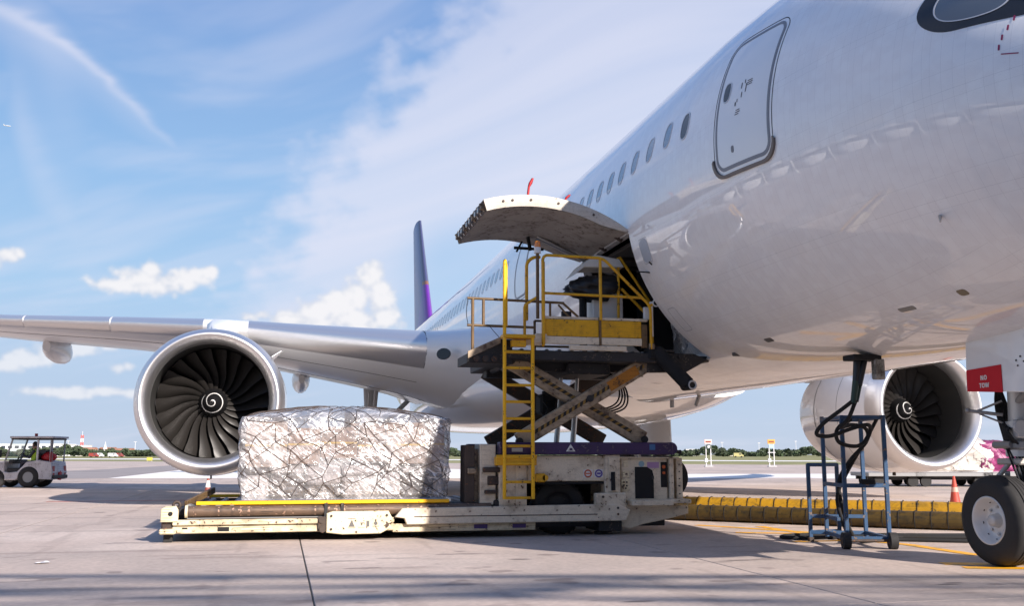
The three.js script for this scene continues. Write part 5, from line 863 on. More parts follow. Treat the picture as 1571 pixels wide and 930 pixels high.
  /* bridge into the hold */
  P('bridge', [bx(-2.5, -1.42, 2.90, 3.0, 7.95, 10.25, .02), plate([[-2.6, 2.7], [-2.6, 3.02], [-1.75, 3.02], [-1.5, 2.93], [-1.9, 2.72]], .08, .01).translate(0, 0, 10.24), rod(V(-2.0, 2.97, 10.2), V(-2.0, 2.97, 10.36), .05, 12), bar(V(-2.55, 3.08, 10.4), V(-2.15, 3.06, 10.4), .04, .04)], M.dark);
  const bu = P('bumper_arm', [rod(V(-2.46, 3.06, 10.36), V(-2.0, 2.48, 10.62), .125, 20), bx(-2.62, -2.35, 2.9, 3.12, 10.2, 10.46, .03)], M.black, loader, 'thick black rubber bumper arm under the bridge'); { const d = V(.46, -.58, .26).normalize(), c = V(-2.0, 2.48, 10.62); const t = new THREE.TorusGeometry(.085, .025, 10, 22), o = new THREE.Object3D(); o.position.copy(c); o.lookAt(c.clone().add(V(-6.6, -1.2, 15.8))); o.updateMatrix(); t.applyMatrix4(o.matrix); mk('bumper_roller', [rod(V(-2.02, 2.46, 10.5), V(-1.97, 2.46, 10.74), .085, 18)], M.rubber, bu); mk('roller_rim', new THREE.TorusGeometry(.066, .016, 8, 20).translate(-1.97, 2.46, 10.745), M.greyLight, bu); }
  P('plate_hook', [bx(-2.62, -2.52, 3.08, 3.18, 10.44, 10.48, .02)], M.beige);
  /* yellow access ladder */
  const lad = P('ladder', [rod(V(-5.17, .60, 10.62), V(-5.17, 4.45, 10.62), .03, 10), rod(V(-4.70, .60, 10.62), V(-4.70, 3.24, 10.62), .03, 10), ...bent([V(-5.17, 4.40, 10.62), V(-5.17, 4.50, 10.62), V(-5.12, 4.4, 10.5), V(-5.12, 3.6, 10.5)], .028, .04), rod(V(-5.12, 3.4, 10.5), V(-5.12, 3.7, 10.5), .028)], M.yellowBright, loader, 'yellow access ladder on the loader side');
  for (const y of [.62, .87, 1.16, 1.44, 1.68, 1.88, 2.15, 2.42, 2.70, 2.96, 3.22]) mk('rung', bx(-5.16, -4.71, y - .022, y + .022, 10.585, 10.635, .006), M.yellow, lad);
  mk('top_step', [bx(-5.2, -4.66, 3.19, 3.25, 10.42, 10.66, .008), bx(-5.05, -4.8, 3.05, 3.16, 10.5, 10.6, .01)], M.yellow, lad); mk('mount_bracket', [bx(-5.3, -4.63, 1.13, 1.27, 10.44, 10.60, .01), bx(-5.3, -4.63, 1.24, 1.30, 10.58, 10.62, .006)], M.yellow, lad);
}

/* ---------- wrapped and netted pallet on the deck ---------- */
function netLines(nodes, edges, r) { return edges.map(([a, b]) => { const p = nodes[a], q = nodes[b], m = p.clone().lerp(q, .5); return rod(p, q, r, 5, r, true); }); }
const crumple = dtex(1024, 1024, (u, v) => { const rg = q => 1 - abs(2 * q - 1), w = fbm(u * 6, v * 6, 3, 6, 301) * .6; const a = rg(fbm(u * 10 + v * 10 + w, v * 4, 3, 2, 303) % 1), b = rg(vn(u * 22 + v * 20 + w * 3, v * 8 - u * 4, 4, 305)), c = rg(vn(u * 44 - v * 16 + w * 4, v * 32, 4, 307)), d = rg(vn(u * 90 + v * 88, v * 30, 2, 309)); const n = a * .42 + b * .3 + c * .18 + d * .1; return [n, n, n]; }, { color: false, rep: .9 });
/* stretched film: clear, with cloudy pulled folds and doubled layers */
const filmHaze = dtex(1024, 1024, (u, v) => {
  const rg = q => 1 - abs(2 * q - 1), w = fbm(u * 4, v * 4, 3, 4, 321), a = rg(vn(u * 40 + v * 56 + w * 7, v * 8 - u * 4 + w * 2, 4, 323)), b = rg(vn(u * 88 + v * 128 + w * 12, v * 12, 4, 325)), c = rg(vn(u * 56 - v * 40 + w * 9, v * 16, 8, 327)), d = fbm(u * 8, v * 8, 3, 8, 329);
  const k = max(sst(.86, .99, a) * .9, sst(.88, 1, b) * .7, sst(.92, 1, c) * .6) * sst(.36, .6, d) + .14 + .24 * sst(.5, .75, fbm(u * 5, v * 9, 3, 5, 331)); const t = clamp(1 - k, .12, .96); return [t, t, t];
}, { color: false, rep: .55 });
const mFilm = phys([0.80, 0.785, 0.79], 0.17, { transmission: 1, transmissionMap: filmHaze, thickness: 0, ior: 1.55, side: THREE.DoubleSide, bumpMap: crumple, bumpScale: 0.017 });
const mNet = std([0.06, 0.042, 0.034], .85);
/* wrapped load about the origin: width X, height Y, depth Z; crown = rise in the middle of the top */
function wrapLoad(par, X, Y, Z, crown, seed, { film = mFilm, nx = 150, ny = 64, amp = .05, net = true, netMat = mNet, fine = 1 } = {}) {
  const hx = X / 2, hz = Z / 2, rc = .10;
  /* perimeter parameter s in 0..1 round the pallet, t in 0..1 from bottom to the top centre */
  const per = 2 * (X + Z);
  const around = s => { let d = ((s % 1) + 1) % 1 * per; if (d < X) return [-hx + d, hz, 0, 1]; d -= X; if (d < Z) return [hx, hz - d, 1, 0]; d -= Z; if (d < X) return [hx - d, -hz, 0, -1]; d -= X; return [-hx, -hz + d, -1, 0]; };
  const height = (x, z) => crown * pow(max(0, cos(clamp(x / hx * .95, -1, 1) * PI / 2)), .7) * pow(max(0, cos(clamp(z / hz * .95, -1, 1) * PI / 2)), .7);
  const surfP = (s, t, o) => {
    const [x, z, nx_, nz_] = around(s), side = .62; let p, n;
    if (t <= side) {
      const k = t / side, y = k * Y, tuck = 1 - .035 * pow(1 - k, 3) - .03 * pow(k, 12), lump = (fbm(s * 26 + seed, y * 2.4 + seed, 3, 26, seed) - .5) * amp * 2.2;
      p = V(x * tuck, y, z * tuck); n = V(nx_, .0, nz_);
      /* creases: pulled folds radiating down and across, several sizes */
      const a1 = fbm(s * per * 2.2 + y * 2.6, y * 1.2 - s * per * .8, 3, 4096, seed + 3), a2 = fbm(s * per * 8 + y * 9, y * 3.4, 3, 4096, seed + 5), a3 = fbm(s * per * 7 - y * 8, y * 12, 3, 4096, seed + 7), a4 = fbm(s * per * 2.5, y * 24, 2, 4096, seed + 9), a5 = fbm(s * per * 26 + y * 30, y * 9, 2, 4096, seed + 13);
      const ridge = q => 1 - abs(2 * q - 1);
      let w = lump + (ridge(a1) - .6) * amp * 1.3 + (ridge(a2) - .6) * amp * .62 * fine + (ridge(a3) - .6) * amp * .35 * fine + (a4 - .5) * amp * .5 * sst(.35, .0, k) + (ridge(a5) - .6) * amp * .22 * fine;
      p.addScaledVector(n, w * sst(0, .06, k) + o);
    } else {
      const k = (t - side) / (1 - side), c = 1 - k, q = c * (1 - .03);
      const xx = x * q, zz = z * q; p = V(xx, Y + height(xx, zz) + (fbm(xx * 4 + 9, zz * 4 + 9, 4, 256, seed + 11) - .5) * amp * 1.0 + o, zz);
      if (k < .08) { const e = 1 - k / .08; p.y -= e * e * .03; }
    }
    return p;
  };
  const ns = nx * 2, nt = ny + 24, pos = [], idx = [];
  for (let j = 0; j <= nt; j++) { const t = j <= ny ? .62 * j / ny : .62 + .38 * (j - ny) / 24; for (let i = 0; i < ns; i++) { const p = surfP(i / ns, t, 0); pos.push(p.x, p.y, p.z); } }
  for (let j = 0; j < nt; j++) for (let i = 0; i < ns; i++) { const a = j * ns + i, b = j * ns + (i + 1) % ns; idx.push(a, b, b + ns, a, b + ns, a + ns); }
  const g = new THREE.BufferGeometry(); g.setAttribute('position', new THREE.Float32BufferAttribute(pos, 3)); g.setIndex(idx); g.computeVertexNormals();
  mk('plastic_wrap', g, film, par);
  if (net) {
    const r = RNG(seed * 7 + 1), cols = max(10, round2(per / .40)), rows = [0.02, .10, .19, .28, .37, .46, .55, .615, .70, .80, .90], nodes = [], edges = [], at = {};
    rows.forEach((t, j) => { for (let i = 0; i < cols; i++) { const jt = j === 0 ? 0 : .014; const s = (i + (j % 2) * .5) / cols + (r() - .5) * .8 / cols, tt = clamp(t + (r() - .5) * jt * 4.5, .01, .95); at[j + ',' + i] = [s, tt]; } });
    const seg = (a, b) => { const K = 4, g2 = []; let prev = null; for (let k = 0; k <= K; k++) { let ds = b[0] - a[0]; if (ds > .5) ds -= 1; if (ds < -.5) ds += 1; const p = surfP(a[0] + ds * k / K, lerp(a[1], b[1], k / K) , .012); if (prev) g2.push(rod(prev, p, (.0048), 5, .0048, true)); prev = p; } return g2; };
    const G = []; for (let j = 0; j < rows.length - 1; j++) for (let i = 0; i < cols; i++) { const a = at[j + ',' + i], o = j % 2 ? [i, (i + 1) % cols] : [i, (i + cols - 1) % cols]; for (const k of o) if (r() > .12) G.push(...seg(a, at[(j + 1) + ',' + k])); }
    mk('cargo_net', G, netMat, par);
  }
  return surfP;
}
function round2(x) { return Math.round(x); }
{
  const x0 = -9.28, x1 = -5.99, cx = (x0 + x1) / 2, o = thing('wrapped_pallet', 'clear plastic wrapped and netted pallet of cartons on the loader deck', 'wrapped cargo'); o.position.set(cx, .60, 9.10);
  const X = x1 - x0, Y = 1.29, Z = 2.3;
  mk('pallet_base', bx(-X / 2 - .02, X / 2 + .02, -.042, .012, -Z / 2 - .02, Z / 2 + .02, .006), M.alu, o);
  /* cartons under the film: a top course of brown boxes, pale sacks and foil bags below */
  const r = RNG(17), hx = X / 2 - .07, hz = Z / 2 - .08, mPaleSack = [[.44, .42, .41], [.38, .37, .37], [.56, .54, .54], [.10, .09, .09]].map((c, i) => std(c, i % 2 ? .35 : .5, i === 1 ? .7 : 0, { bumpMap: crumple, bumpScale: .05 })), mTape = std([.62, .42, .10], .4), mPink = std([.62, .12, .2], .5);
  for (const zr of [0, 1]) {
    const zc = zr ? -hz * .5 : hz * .5;
    let x = -hx; let k = 0; while (x < hx - .12) { const w = min(.42 + r() * .34, hx - x), top = Y - .05 - r() * r() * .22, bot = .62 + (r() - .5) * .34, zz = zr ? -hz : 0, z1 = zr ? 0 : hz - r() * .04, c = mk('carton', bx(x + .006, x + w - .006, bot, top, zz + .01, z1, .012), M.cardboard[floor(r() * 3)], o); if (!zr) { const ty = lerp(bot, top, .42 + r() * .2); mk('tape', bx(x + .004, x + w - .004, ty - .014, ty + .014, z1 - .01, z1 + .004, .001), mTape, c); if (r() > .55) mk('label', bx(x + w * .6, x + w * .6 + .09, ty + .03, ty + .13, z1 - .01, z1 + .003, .001), r() > .5 ? mPink : M.plainWhite, c); } x += w; k++; }
    x = -hx; while (x < hx - .1) { const w = min(.3 + r() * .4, hx - x); let y = .02; while (y < .50) { const h = min(.16 + r() * .26, .54 - y); mk('sack', bx(x + .01, x + w - .01, y + .006, y + h - .004, (zr ? -hz : 0) + .01, zr ? 0 : hz - r() * .10, .05), mPaleSack[floor(r() * 4)], o); y += h; } x += w; }
  }
  wrapLoad(o, X, Y, Z, .22, 4, { nx: 300, ny: 110, amp: .038 });
}
/* wrapped load waiting inside the hold */
{
  const o = thing('wrapped_pallet', 'grey plastic wrapped load waiting inside the open hold', 'wrapped cargo'); o.position.set(.15, 2.98, 9.15);
  mk('pallet_base', bx(-1.35, 1.35, -.05, .0, -1.2, 1.2, .006), M.alu, o); mk('carton', bx(-1.2, 1.2, .0, 1.45, -1.05, 1.05, .04), std([.42, .43, .46], .7), o);
  wrapLoad(o, 2.55, 1.5, 2.3, .06, 8, { nx: 70, ny: 34, amp: .09, net: false });
}

/* ---------- traffic cones ---------- */
function cone(x, z, label, bands) {
  const o = thing('traffic_cone', label, 'traffic cone'); o.position.set(x, 0, z);
  mk('base', bx(-.19, .19, 0, .035, -.19, .19, .015), std([.05, .045, .045], .7), o);
  const prof = t => lerp(.135, .028, t), sec = (a, b, m, n) => mk(n, new THREE.LatheGeometry([[prof(a) + .002, .035 + a * .7], [prof(b) + .002, .035 + b * .7]].map(p => new THREE.Vector2(...p)), 24), m, o);
  const body = new THREE.LatheGeometry([[.001, .74], [.022, .738], [.03, .725], [.135, .035]].map(p => new THREE.Vector2(...p)), 24); mk('cone_body', body, bands[2], o);
  for (const [a, b] of bands[0]) sec(a, b, bands[1], 'reflective_band');
}
const mConeRed = std([.44, .055, .03], .55), mConeDull = std([.26, .06, .045], .6);
cone(-10.35, .9, 'faded red traffic cone with white bands under the engine', [[[.36, .56], [.70, .93]], std([.72, .70, .66], .45), mConeDull]);
cone(9.0, 2.5, 'red traffic cone standing behind the nose wheel', [[[.40, .58]], std([.60, .34, .26], .5), mConeRed]);

/* ---------- blue cable trolley ---------- */
{
  const o = thing('cable_trolley', 'chipped blue steel frame trolley holding ground power cables', 'trolley'); o.position.set(-.46, 0, 13.05); o.rotation.y = -16 * D2R;
  const w = .29, f = .55, b = -.55, H = 1.86, q = .055, R = (p, r2, n = 'frame_bar') => mk(n, bar(p, r2, q, q, .006), M.blue, o);
  for (const x of [-w, w]) { R(V(x, .1, f), V(x, H, f), 'upright'); R(V(x, .08, b), V(x, H + .02, b), 'upright'); R(V(x, H - .03, f), V(x, H - .03, b)); R(V(x, .87, f), V(x, .87, b)); R(V(x, .14, f), V(x, .14, b)); }
  R(V(-w, H - .03, f), V(w, H - .03, f)); R(V(-w, H - .03, b), V(w, H - .03, b)); R(V(-w, .87, f), V(w, .87, f)); R(V(-w, .14, f), V(w, .14, f)); R(V(-w, .14, b), V(w, .14, b)); R(V(-w, .38, b), V(w, .38, b)); R(V(-w, .38, b), V(-w, .38, f - .4));
  /* low rear extension */
  R(V(-w - .23, .06, b - .05), V(-w - .23, 1.17, b - .05), 'upright'); R(V(w - .3, .06, b - .35), V(w - .3, 1.17, b - .35), 'upright'); R(V(-w - .23, 1.15, b - .05), V(-w, 1.15, b)); R(V(-w - .23, .14, b - .05), V(-w, .14, b)); R(V(-w - .23, .38, b - .05), V(-w, .38, b)); R(V(-w - .23, 1.15, b - .05), V(w - .3, 1.15, b - .35)); R(V(-w - .23, .14, b - .05), V(w - .3, .14, b - .35));
  for (const x of [-w - .03, w + .03]) { const c = mk('wheel', rod(V(x - .05, .115, f + .05), V(x + .05, .115, f + .05), .115, 22), M.rubber, o); mk('hub', rod(V(x - .055, .115, f + .05), V(x + .055, .115, f + .05), .045, 12), M.rustdark, c); }
  mk('axle', rod(V(-w, .115, f + .05), V(w, .115, f + .05), .02), M.rustdark, o); mk('foot', [bx(-w - .27, -w - .19, 0, .07, b - .09, b - .01)], M.rustdark, o); mk('foot', [bx(w - .34, w - .26, 0, .07, b - .39, b - .31)], M.rustdark, o);
  mk('cable_clip', bx(-.06, .14, .88, .96, f - .1, f + .03, .01), M.black, o);
}
/* ground power cables from the nose to the trolley and along the ground */
{
  const c = (label, pts, r, n = 90) => { const m = mk('power_cable', pipe(pts, r, n, 9), M.black); tag(m, label, 'cable', 'ground power cables'); return m; };
  const o = thing('power_plug', 'black power plug with dark cables hanging from the nose', 'plug'); mk('plug_body', [rod(V(-.95, 2.6, 14.08), V(-1.0, 2.28, 14.1), .055, 12, .05), rod(V(-.86, 2.6, 14.1), V(-.97, 2.25, 14.12), .05, 12, .045)], M.bag, o); mk('plug_tail', [rod(V(-1.0, 2.3, 14.1), V(-1.06, 2.0, 14.1), .05, 10, .04), rod(V(-.9, 2.3, 14.06), V(-.98, 2.02, 14.06), .025, 8)], std([.02, .045, .035], .6), o);
  c('thick black cable looping out to one side above the trolley', [V(-1.05, 2.04, 14.1), V(-1.2, 1.92, 14.05), V(-1.42, 1.72, 13.9), V(-1.46, 1.58, 13.8), V(-1.2, 1.56, 13.7), V(-.85, 1.66, 13.65), V(-.62, 1.72, 13.7), V(-.5, 1.66, 13.6), V(-.55, 1.5, 13.55), V(-.72, 1.42, 13.55), V(-.98, 1.48, 13.55), V(-1.02, 1.66, 13.6), V(-.8, 1.8, 13.6)], .028);
  c('thick black cable hanging down through the trolley to the ground', [V(-1.03, 2.04, 14.12), V(-1.08, 1.8, 14.0), V(-1.08, 1.68, 13.8), V(-.8, 1.72, 13.6), V(-.52, 1.68, 13.5), V(-.44, 1.5, 13.4), V(-.62, 1.2, 13.2), V(-.74, .9, 13.1), V(-.66, .5, 13.05), V(-.5, .15, 13.0), V(-.2, .03, 12.8), V(.4, .028, 12.6), V(1.4, .028, 13.1), V(3, .028, 13.6)], .028);
  c('second black cable tied along the trolley upright', [V(-.34, 1.84, 13.55), V(-.4, 1.6, 13.4), V(-.52, 1.3, 13.25), V(-.66, 1.0, 13.15), V(-.78, .7, 13.1), V(-.7, .4, 13.05), V(-.5, .1, 12.9), V(-.1, .03, 12.3), V(1, .03, 12.2), V(3.2, .03, 12.6)], .026);
  c('flat coil of black cable on the ground behind the trolley', [V(3.0, .03, 12.3), V(1.5, .03, 12.0), V(.3, .03, 11.6), V(-.6, .03, 11.5), V(-1.0, .03, 11.8), V(-.7, .03, 12.05), V(.3, .03, 12.0), V(1.4, .03, 12.4), V(3.2, .03, 13.0)], .03);
}
/* ---------- yellow air ducts ---------- */
function duct(label, pts, r, seed) {
  const o = thing('air_duct', label, 'air hose', 'yellow air ducts beside the loader'), cv = new THREE.CatmullRomCurve3(pts), L = cv.getLength(), n = floor(L / .045), fr = cv.computeFrenetFrames(n, false), pos = [], idx = [], S = 18, bands = [];
  const rg = RNG(seed);
  for (let i = 0; i <= n; i++) { const p = cv.getPointAt(i / n), d = (i * .045) % .27, q = 1 + (fbm(i * .05, seed, 3, 256, seed) - .5) * .03 + .010 * sin(i * 2.1); for (let k = 0; k < S; k++) { const a = k / S * 2 * PI, v = fr.normals[i].clone().multiplyScalar(cos(a)).addScaledVector(fr.binormals[i], sin(a)); v.y *= .94; pos.push(p.x + v.x * r * q, p.y + v.y * r * q, p.z + v.z * r * q); } }
  for (let i = 0; i < n; i++) for (let k = 0; k < S; k++) { const a = i * S + k, b = i * S + (k + 1) % S; idx.push(a, b + S, b, a, a + S, b + S); }
  const g = new THREE.BufferGeometry(); g.setAttribute('position', new THREE.Float32BufferAttribute(pos, 3)); g.setIndex(idx); g.computeVertexNormals();
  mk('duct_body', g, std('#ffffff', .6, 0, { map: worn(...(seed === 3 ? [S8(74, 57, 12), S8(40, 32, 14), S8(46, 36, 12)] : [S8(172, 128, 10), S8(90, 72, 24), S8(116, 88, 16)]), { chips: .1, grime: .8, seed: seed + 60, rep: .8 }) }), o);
  for (let s = .0; s < L; s += .27) { const t = s / L, p = cv.getPointAt(min(t, 1)), tg = cv.getTangentAt(min(t, 1)); const tor = new THREE.TorusGeometry(r * 1.0, .0075, 6, 30), ob = new THREE.Object3D(); ob.position.copy(p); ob.lookAt(p.clone().add(tg)); ob.updateMatrix(); tor.applyMatrix4(ob.matrix); bands.push(tor); }
  mk('hoop_bands', bands, M.black, o);
}
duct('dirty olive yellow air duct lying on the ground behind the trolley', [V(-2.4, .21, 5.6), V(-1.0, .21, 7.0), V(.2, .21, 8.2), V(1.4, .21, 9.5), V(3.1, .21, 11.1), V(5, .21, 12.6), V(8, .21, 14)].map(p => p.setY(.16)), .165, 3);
duct('bright yellow air duct lying behind the dirty one', [V(-1.6, .21, 4.9), V(-.2, .21, 6.2), V(1.0, .21, 7.3), V(2.3, .21, 8.4), V(4.0, .21, 9.9), V(6, .21, 11.2), V(9, .21, 12.6)].map(p => p.setY(.215)), .22, 5);

/* ---------- baggage dollies with wrapped freight behind the far engine ---------- */
function dolly(px, label, W = 3.2) {
  const p = gp(px, 746), o = thing('cargo_dolly', label, 'cargo dolly', 'cargo dollies behind the far engine'); o.position.set(p.x, 0, p.z); o.rotation.y = -12.9 * D2R;
  mk('bed', [bx(-W / 2, W / 2, .42, .58, -1.1, 1.1, .02)], M.greymetal, o); mk('frame_rail', bx(-W / 2 + .1, W / 2 - .1, .28, .42, .6, .75), M.dark, o); mk('frame_rail', bx(-W / 2 + .1, W / 2 - .1, .28, .42, -.75, -.6), M.dark, o);
  for (const x of [-W / 2 + .5, W / 2 - .5]) for (const z of [-.85, .85]) mk('wheel', rod(V(x, .22, z - .08), V(x, .22, z + .08), .22, 16), M.rubber, o);
  mk('tow_bar', bar(V(W / 2, .38, 0), V(W / 2 + .7, .35, 0), .08, .08), M.dark, o);
  return o;
}
const dl = [dolly(1362, 'empty flat grey cargo dolly behind the blue trolley', 2.4), dolly(1447, 'grey cargo dolly carrying the silver netted freight'), dolly(1546, 'grey cargo dolly carrying the pink wrapped freight')];
function freight(d, name, label, X, Y, Z, crown, seed, film, netMat, dx, dz) { const o = thing(name, label, 'wrapped cargo'); o.position.copy(V(dx, .61, dz).applyAxisAngle(UPV, -12.9 * D2R).add(d.position)); o.rotation.y = -12.9 * D2R; mk('pallet_base', bx(-X / 2, X / 2, -.03, .01, -Z / 2, Z / 2, .005), M.alu, o); mk('carton', bx(-X / 2 + .1, X / 2 - .1, .01, Y - .1, -Z / 2 + .1, Z / 2 - .1, .05), M.cardboard[0], o); wrapLoad(o, X, Y, Z, crown, seed, { nx: 44, ny: 20, amp: .10, film, netMat, fine: .8 }); return o; }
freight(dl[1], 'netted_freight', 'silver and white netted freight pile behind the far engine', 3.1, 1.0, 2.2, .95, 21, phys([.62, .58, .52], .35, { clearcoat: .6, clearcoatRoughness: .2 }), std([.35, .32, .3], .8), .1, 0);
freight(dl[2], 'pink_freight', 'pink and magenta wrapped freight on the dolly', 1.7, 1.15, 2.1, .14, 25, phys([.26, .03, .13], .5, {}), std([.07, .02, .06], .8), -.75, 0);

/* ---------- tow tractor with its driver ---------- */
{
  const p = gp(50, 748.5), o = thing('tow_tractor', 'pale grey open-sided baggage tow tractor driving away', 'tow tractor'); o.position.set(p.x, 0, p.z - .55); o.rotation.y = -12.9 * D2R - PI;
  /* local: x forward (towards picture's west edge), z to the far side */
  const mBody = std('#ffffff', .5, 0, { map: worn(S8(196, 192, 194), S8(110, 100, 96), S8(150, 144, 144), { chips: -.2, grime: .5, seed: 81 }) });
  const arch = (x, r) => Array.from({ length: 9 }, (_, i) => { const a = PI - i / 8 * PI; return [x + cos(a) * r, .36 + sin(a) * r]; });
  const prof = [[-1.28, .34], [-1.32, .62], [-1.2, 1.0], [-.55, 1.05], [-.45, 1.08], [.1, 1.0], [.45, .62], [.8, .58], [1.0, .62], [1.02, 1.02], [1.9, .94], [1.98, .6], [1.95, .34]], low = [...arch(1.3, .40).reverse(), ...arch(0, .5).reverse()].map(q => q);
  const outline = [...prof, ...[[1.70, .34]], ...Array.from({ length: 9 }, (_, i) => { const a = i / 8 * PI; return [1.3 + cos(a) * .38, .34 + sin(a) * .40]; }), ...Array.from({ length: 9 }, (_, i) => { const a = i / 8 * PI; return [0 + cos(a) * .46, .36 + sin(a) * .46]; })];
  mk('body', plate(outline, 1.3, .02).translate(0, 0, -.65), mBody, o);
  mk('sill', [bx(.5, .95, .3, .42, -.68, .68, .02)], mBody, o);
  for (const [x, R] of [[0, .42], [1.3, .36]]) for (const z of [-.58, .58]) { const w = grp('wheel', o); w.position.set(x, R, z); mk('tyre', latheZ([[R * .5, -.12], [R * .8, -.13], [R, -.09], [R, .09], [R * .8, .13], [R * .5, .12]], 28), M.rubber, w); mk('rim', rod(V(0, 0, -.11), V(0, 0, .11), R * .52, 18), M.greymetal, w); }
  for (const z of [-.62, .62]) { mk('roof_pillar', rod(V(-.30, 1.05, z), V(-.30, 1.98, z), .05), mBody, o); mk('roof_pillar', rod(V(-1.12, 1.0, z), V(-1.12, 1.98, z), .045), M.grey, o); mk('windscreen_pillar', rod(V(1.0, 1.0, z), V(.72, 1.98, z), .035), M.grey, o); }
  mk('roof', bx(-1.3, .82, 1.96, 2.04, -.72, .72, .03), mBody, o); mk('beacon', rod(V(.1, 2.04, 0), V(.1, 2.16, 0), .06, 12), std([.35, .03, .03], .4), o); mk('mirror', [bx(1.05, 1.1, 1.2, 1.5, -.95, -.78, .02), rod(V(.95, 1.3, -.62), V(1.08, 1.35, -.85), .015)], M.dark, o);
  mk('windscreen', plate([[.99, 1.05], [.74, 1.95], [.735, 1.95], [.985, 1.05]], 1.2, 0).translate(0, 0, -.6), M.glass, o);
  mk('seat', [bx(-.28, .18, .78, .92, -.5, .0, .04), bx(-.32, -.2, .9, 1.4, -.5, .0, .04)], M.dark, o); mk('engine_cover', bx(-.3, .9, .6, .78, -.6, .6, .03), M.dark, o); mk('cab_back_panel', bx(-.36, -.30, 1.0, 1.5, -.56, .56, .02), M.dark, o); mk('roof_lining', bx(-1.2, .78, 1.90, 1.955, -.68, .68, .02), M.dark, o); mk('dashboard', bx(.66, .86, .95, 1.12, -.6, .6, .03), M.dark, o); mk('steering_wheel', [new THREE.TorusGeometry(.17, .018, 8, 24).rotateY(PI / 2).rotateZ(.5).translate(.55, 1.22, -.25), rod(V(.55, 1.22, -.25), V(.75, 1.05, -.25), .02)], M.black, o);
  mk('rear_light', [bx(-1.335, -1.29, .42, .86, -.6, -.42, .01)], std([.30, .015, .02], .4), o); mk('rear_light', [bx(-1.335, -1.29, .42, .86, .42, .6, .01)], std([.30, .015, .02], .4), o); mk('rear_post', bx(-1.22, -1.08, 1.0, 1.42, -.66, -.5, .02), std([.22, .02, .025], .5), o); mk('bumper', bx(-1.45, -1.28, .36, .5, -.62, .62, .02), M.dark, o); mk('tow_hitch', [bx(-1.42, -1.3, .3, .62, -.12, .12, .02), rod(V(-1.4, .28, 0), V(-1.4, .66, 0), .025)], M.red, o);
  for (const m of o.children) if (m.isMesh) { const q = m.geometry.attributes.position; for (let i = 0; i < q.count; i++) if (q.getX(i) < -.3) q.setX(i, -.3 + (q.getX(i) + .3) * .62); }
  const bag = thing('red_tool_bag', 'red bag lying on the tractor rear deck', 'bag'); bag.position.set(o.position.x, 1.05, o.position.z); { const g = new THREE.SphereGeometry(1, 20, 14), q = g.attributes.position; for (let i = 0; i < q.count; i++) { const k = 1 + (fbm(q.getX(i) * 3 + 9, q.getY(i) * 3 + q.getZ(i) * 2 + 9, 3, 256, 5) - .5) * .4; q.setXYZ(i, q.getX(i) * .30 * k, max(-.14, q.getY(i) * .2 * k) + .15, q.getZ(i) * .24 * k); } g.computeVertexNormals(); mk('bag_body', g, M.red, bag); mk('strap', new THREE.TorusGeometry(.13, .02, 6, 16, PI).translate(0, .28, 0), M.black, bag); } bag.position.add(V(-.58, 0, -.25).applyAxisAngle(UPV, o.rotation.y));
  /* driver: one continuous body from a field of tapered limbs */
  const person = thing('person', 'seated driver in a yellow high-visibility vest and dark trousers', 'person'); person.position.copy(o.position); person.rotation.y = o.rotation.y;
  const cap = (a, b, ra, rb) => ({ a: V(...a), b: V(...b), ra, rb });
  function field(bones, lo, size, res, name, mat, par, k = .03) {
    const mc = new MarchingCubes(res, mat, false, false, 60000); mc.isolation = 0; mc.reset(); const p = V(0, 0, 0), ab = V(0, 0, 0), ap = V(0, 0, 0);
    for (let z = 0; z < res; z++) for (let y = 0; y < res; y++) for (let x = 0; x < res; x++) {
      p.set(lo[0] + size * x / res, lo[1] + size * y / res, lo[2] + size * z / res); let d = 1e3;
      for (const b of bones) { ab.subVectors(b.b, b.a); ap.subVectors(p, b.a); const t = clamp(ap.dot(ab) / max(1e-9, ab.lengthSq())), e = ap.addScaledVector(ab, -t).length() - lerp(b.ra, b.rb, t); const h = clamp(.5 + .5 * (d - e) / k); d = lerp(d, e, h) - k * h * (1 - h); }
      mc.field[x + y * res + z * res * res] = -d;
    }
    mc.update(); const n = mc.count, g = new THREE.BufferGeometry(), P = new Float32Array(mc.positionArray.slice(0, n * 3)), N = new Float32Array(mc.normalArray.slice(0, n * 3));
    for (let i = 0; i < n; i++) for (let c = 0; c < 3; c++) P[i * 3 + c] = lo[c] + (P[i * 3 + c] + 1) / 2 * size;
    g.setAttribute('position', new THREE.BufferAttribute(P, 3)); g.computeVertexNormals(); return g;
  }
  const S = [0.0, .98, -.25], J = (x, y, z) => [S[0] + x, S[1] + y, S[2] + z];
  const body = [cap(J(0, 0, -.09), J(0, 0, .09), .11, .11), cap(J(-.02, .02, 0), J(-.04, .42, 0), .13, .14), cap(J(-.04, .46, -.16), J(-.04, .46, .16), .07, .07), cap(J(-.03, .5, 0), J(0, .6, 0), .055, .05), cap(J(.0, .66, 0), J(.02, .74, 0), .09, .085), cap(J(.04, .62, 0), J(.06, .63, 0), .05, .04), cap(J(.105, .67, 0), J(.11, .66, 0), .014, .014), cap(J(.0, .67, -.09), J(.0, .69, -.095), .02, .015), cap(J(.0, .67, .09), J(.0, .69, .095), .02, .015)];
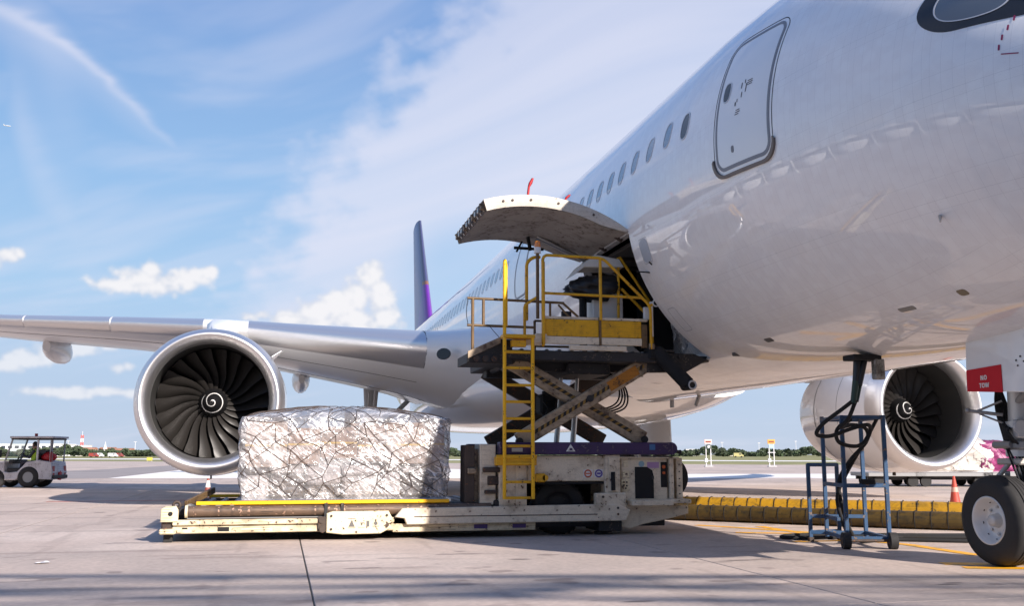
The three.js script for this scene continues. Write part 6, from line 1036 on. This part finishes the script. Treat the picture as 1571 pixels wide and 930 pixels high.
  for (const s of [-1, 1]) { body.push(cap(J(-.04, .45, s * .18), J(.12, .22, s * .2), .055, .045), cap(J(.12, .22, s * .2), J(.36, .26, s * .13), .043, .032), cap(J(.36, .26, s * .13), J(.43, .28, s * .12), .034, .03), cap(J(0, 0, s * .1), J(.42, .02, s * .12), .085, .065), cap(J(.42, .02, s * .12), J(.5, -.36, s * .12), .06, .045), cap(J(.5, -.36, s * .12), J(.62, -.38, s * .12), .045, .035)); for (let f = 0; f < 4; f++) body.push(cap(J(.43, .28 + (f - 1.5) * .018, s * .12), J(.49, .29 + (f - 1.5) * .02, s * .10), .011, .008)); body.push(cap(J(.40, .30, s * .11), J(.44, .33, s * .09), .012, .009)); }
  const bg = field(body, [S[0] - .45, S[1] - .55, S[2] - .75], 1.5, 92, 'body'); mk('body', bg, std([.035, .035, .05], .8), person);
  const head = [cap(J(.0, .66, 0), J(.02, .74, 0), .094, .089), cap(J(.04, .62, 0), J(.065, .63, 0), .052, .042), cap(J(.105, .67, 0), J(.113, .66, 0), .016, .016), cap(J(0, .56, 0), J(0, .62, 0), .056, .054)];
  mk('face_skin', field(head, [S[0] - .25, S[1] + .4, S[2] - .3], .6, 60, 'head'), std([.30, .17, .11], .6), person);
  mk('hair', field([cap(J(-.02, .72, 0), J(.0, .775, 0), .098, .088)], [S[0] - .25, S[1] + .4, S[2] - .3], .6, 48, 'hair'), std([.012, .010, .009], .7), person);
  mk('vest', field([cap(J(-.02, .06, 0), J(-.04, .40, 0), .142, .155), cap(J(-.04, .46, -.13), J(-.04, .46, .13), .082, .082)], [S[0] - .4, S[1] - .3, S[2] - .5], 1.0, 60, 'vest'), std([.42, .62, .04], .6), person);
}
/* ---------- far airliner climbing away ---------- */
{
  const o = thing('distant_airliner', 'tiny white airliner flying high in the blue sky', 'airplane'), v = V((12 - 785.5) / 1529, (465 - 193) / 1529, -1).applyQuaternion(camera.quaternion).normalize(); o.position.copy(camera.position).addScaledVector(v, 5200); o.rotation.set(.1, -.35, -.12);
  const ring = (x, r) => Array.from({ length: 12 }, (_, i) => V(x, sin(i / 12 * 2 * PI) * r, cos(i / 12 * 2 * PI) * r));
  mk('fuselage', loft([ring(-19, .4), ring(-12, 1.7), ring(-4, 2), ring(12, 2), ring(16, 1.5), ring(18.5, .3)]), M.plainWhite, o);
  for (const s of [-1, 1]) { mk('wing', loft([[V(4, -.6, s * 1.5), V(-2.5, -.6, s * 1.5), V(0, -.1, s * 1.5)], [V(-4, .4, s * 17), V(-6, .4, s * 17), V(-5, .6, s * 17)]]), M.plainWhite, o); mk('tailplane', loft([[V(-14, .6, s * .8), V(-17.5, .6, s * .8), V(-16, .9, s * .8)], [V(-18, .9, s * 6.5), V(-19.5, .9, s * 6.5), V(-19, 1.0, s * 6.5)]]), M.plainWhite, o); mk('engine', rod(V(4.5, -1.6, s * 5.8), V(.5, -1.6, s * 5.8), 1, 10), M.greyLight, o); }
  mk('tail_fin', loft([[V(-13, 1.5, 0), V(-18, 1.5, .2), V(-18, 1.5, -.2)], [V(-17.5, 7, 0), V(-19.5, 7, .1), V(-19.5, 7, -.1)]]), M.plainWhite, o);
}
/* paper scrap on the apron */
{ const p = gp(66, 865), o = mk('paper_scrap', (() => { const g = new THREE.PlaneGeometry(.16, .1, 6, 4), q = g.attributes.position; for (let i = 0; i < q.count; i++) q.setZ(i, .012 + .016 * sin(q.getX(i) * 40) * cos(q.getY(i) * 30)); g.rotateX(-PI / 2); g.computeVertexNormals(); return g; })(), M.plainWhite); o.position.set(p.x, .006, p.z); o.rotation.y = .4; tag(o, 'small crumpled white paper scrap on the concrete', 'paper scrap'); }

scene.traverse(m => { if (m.isMesh) { m.castShadow = true; m.receiveShadow = true; } });
renderer.render(scene, camera);
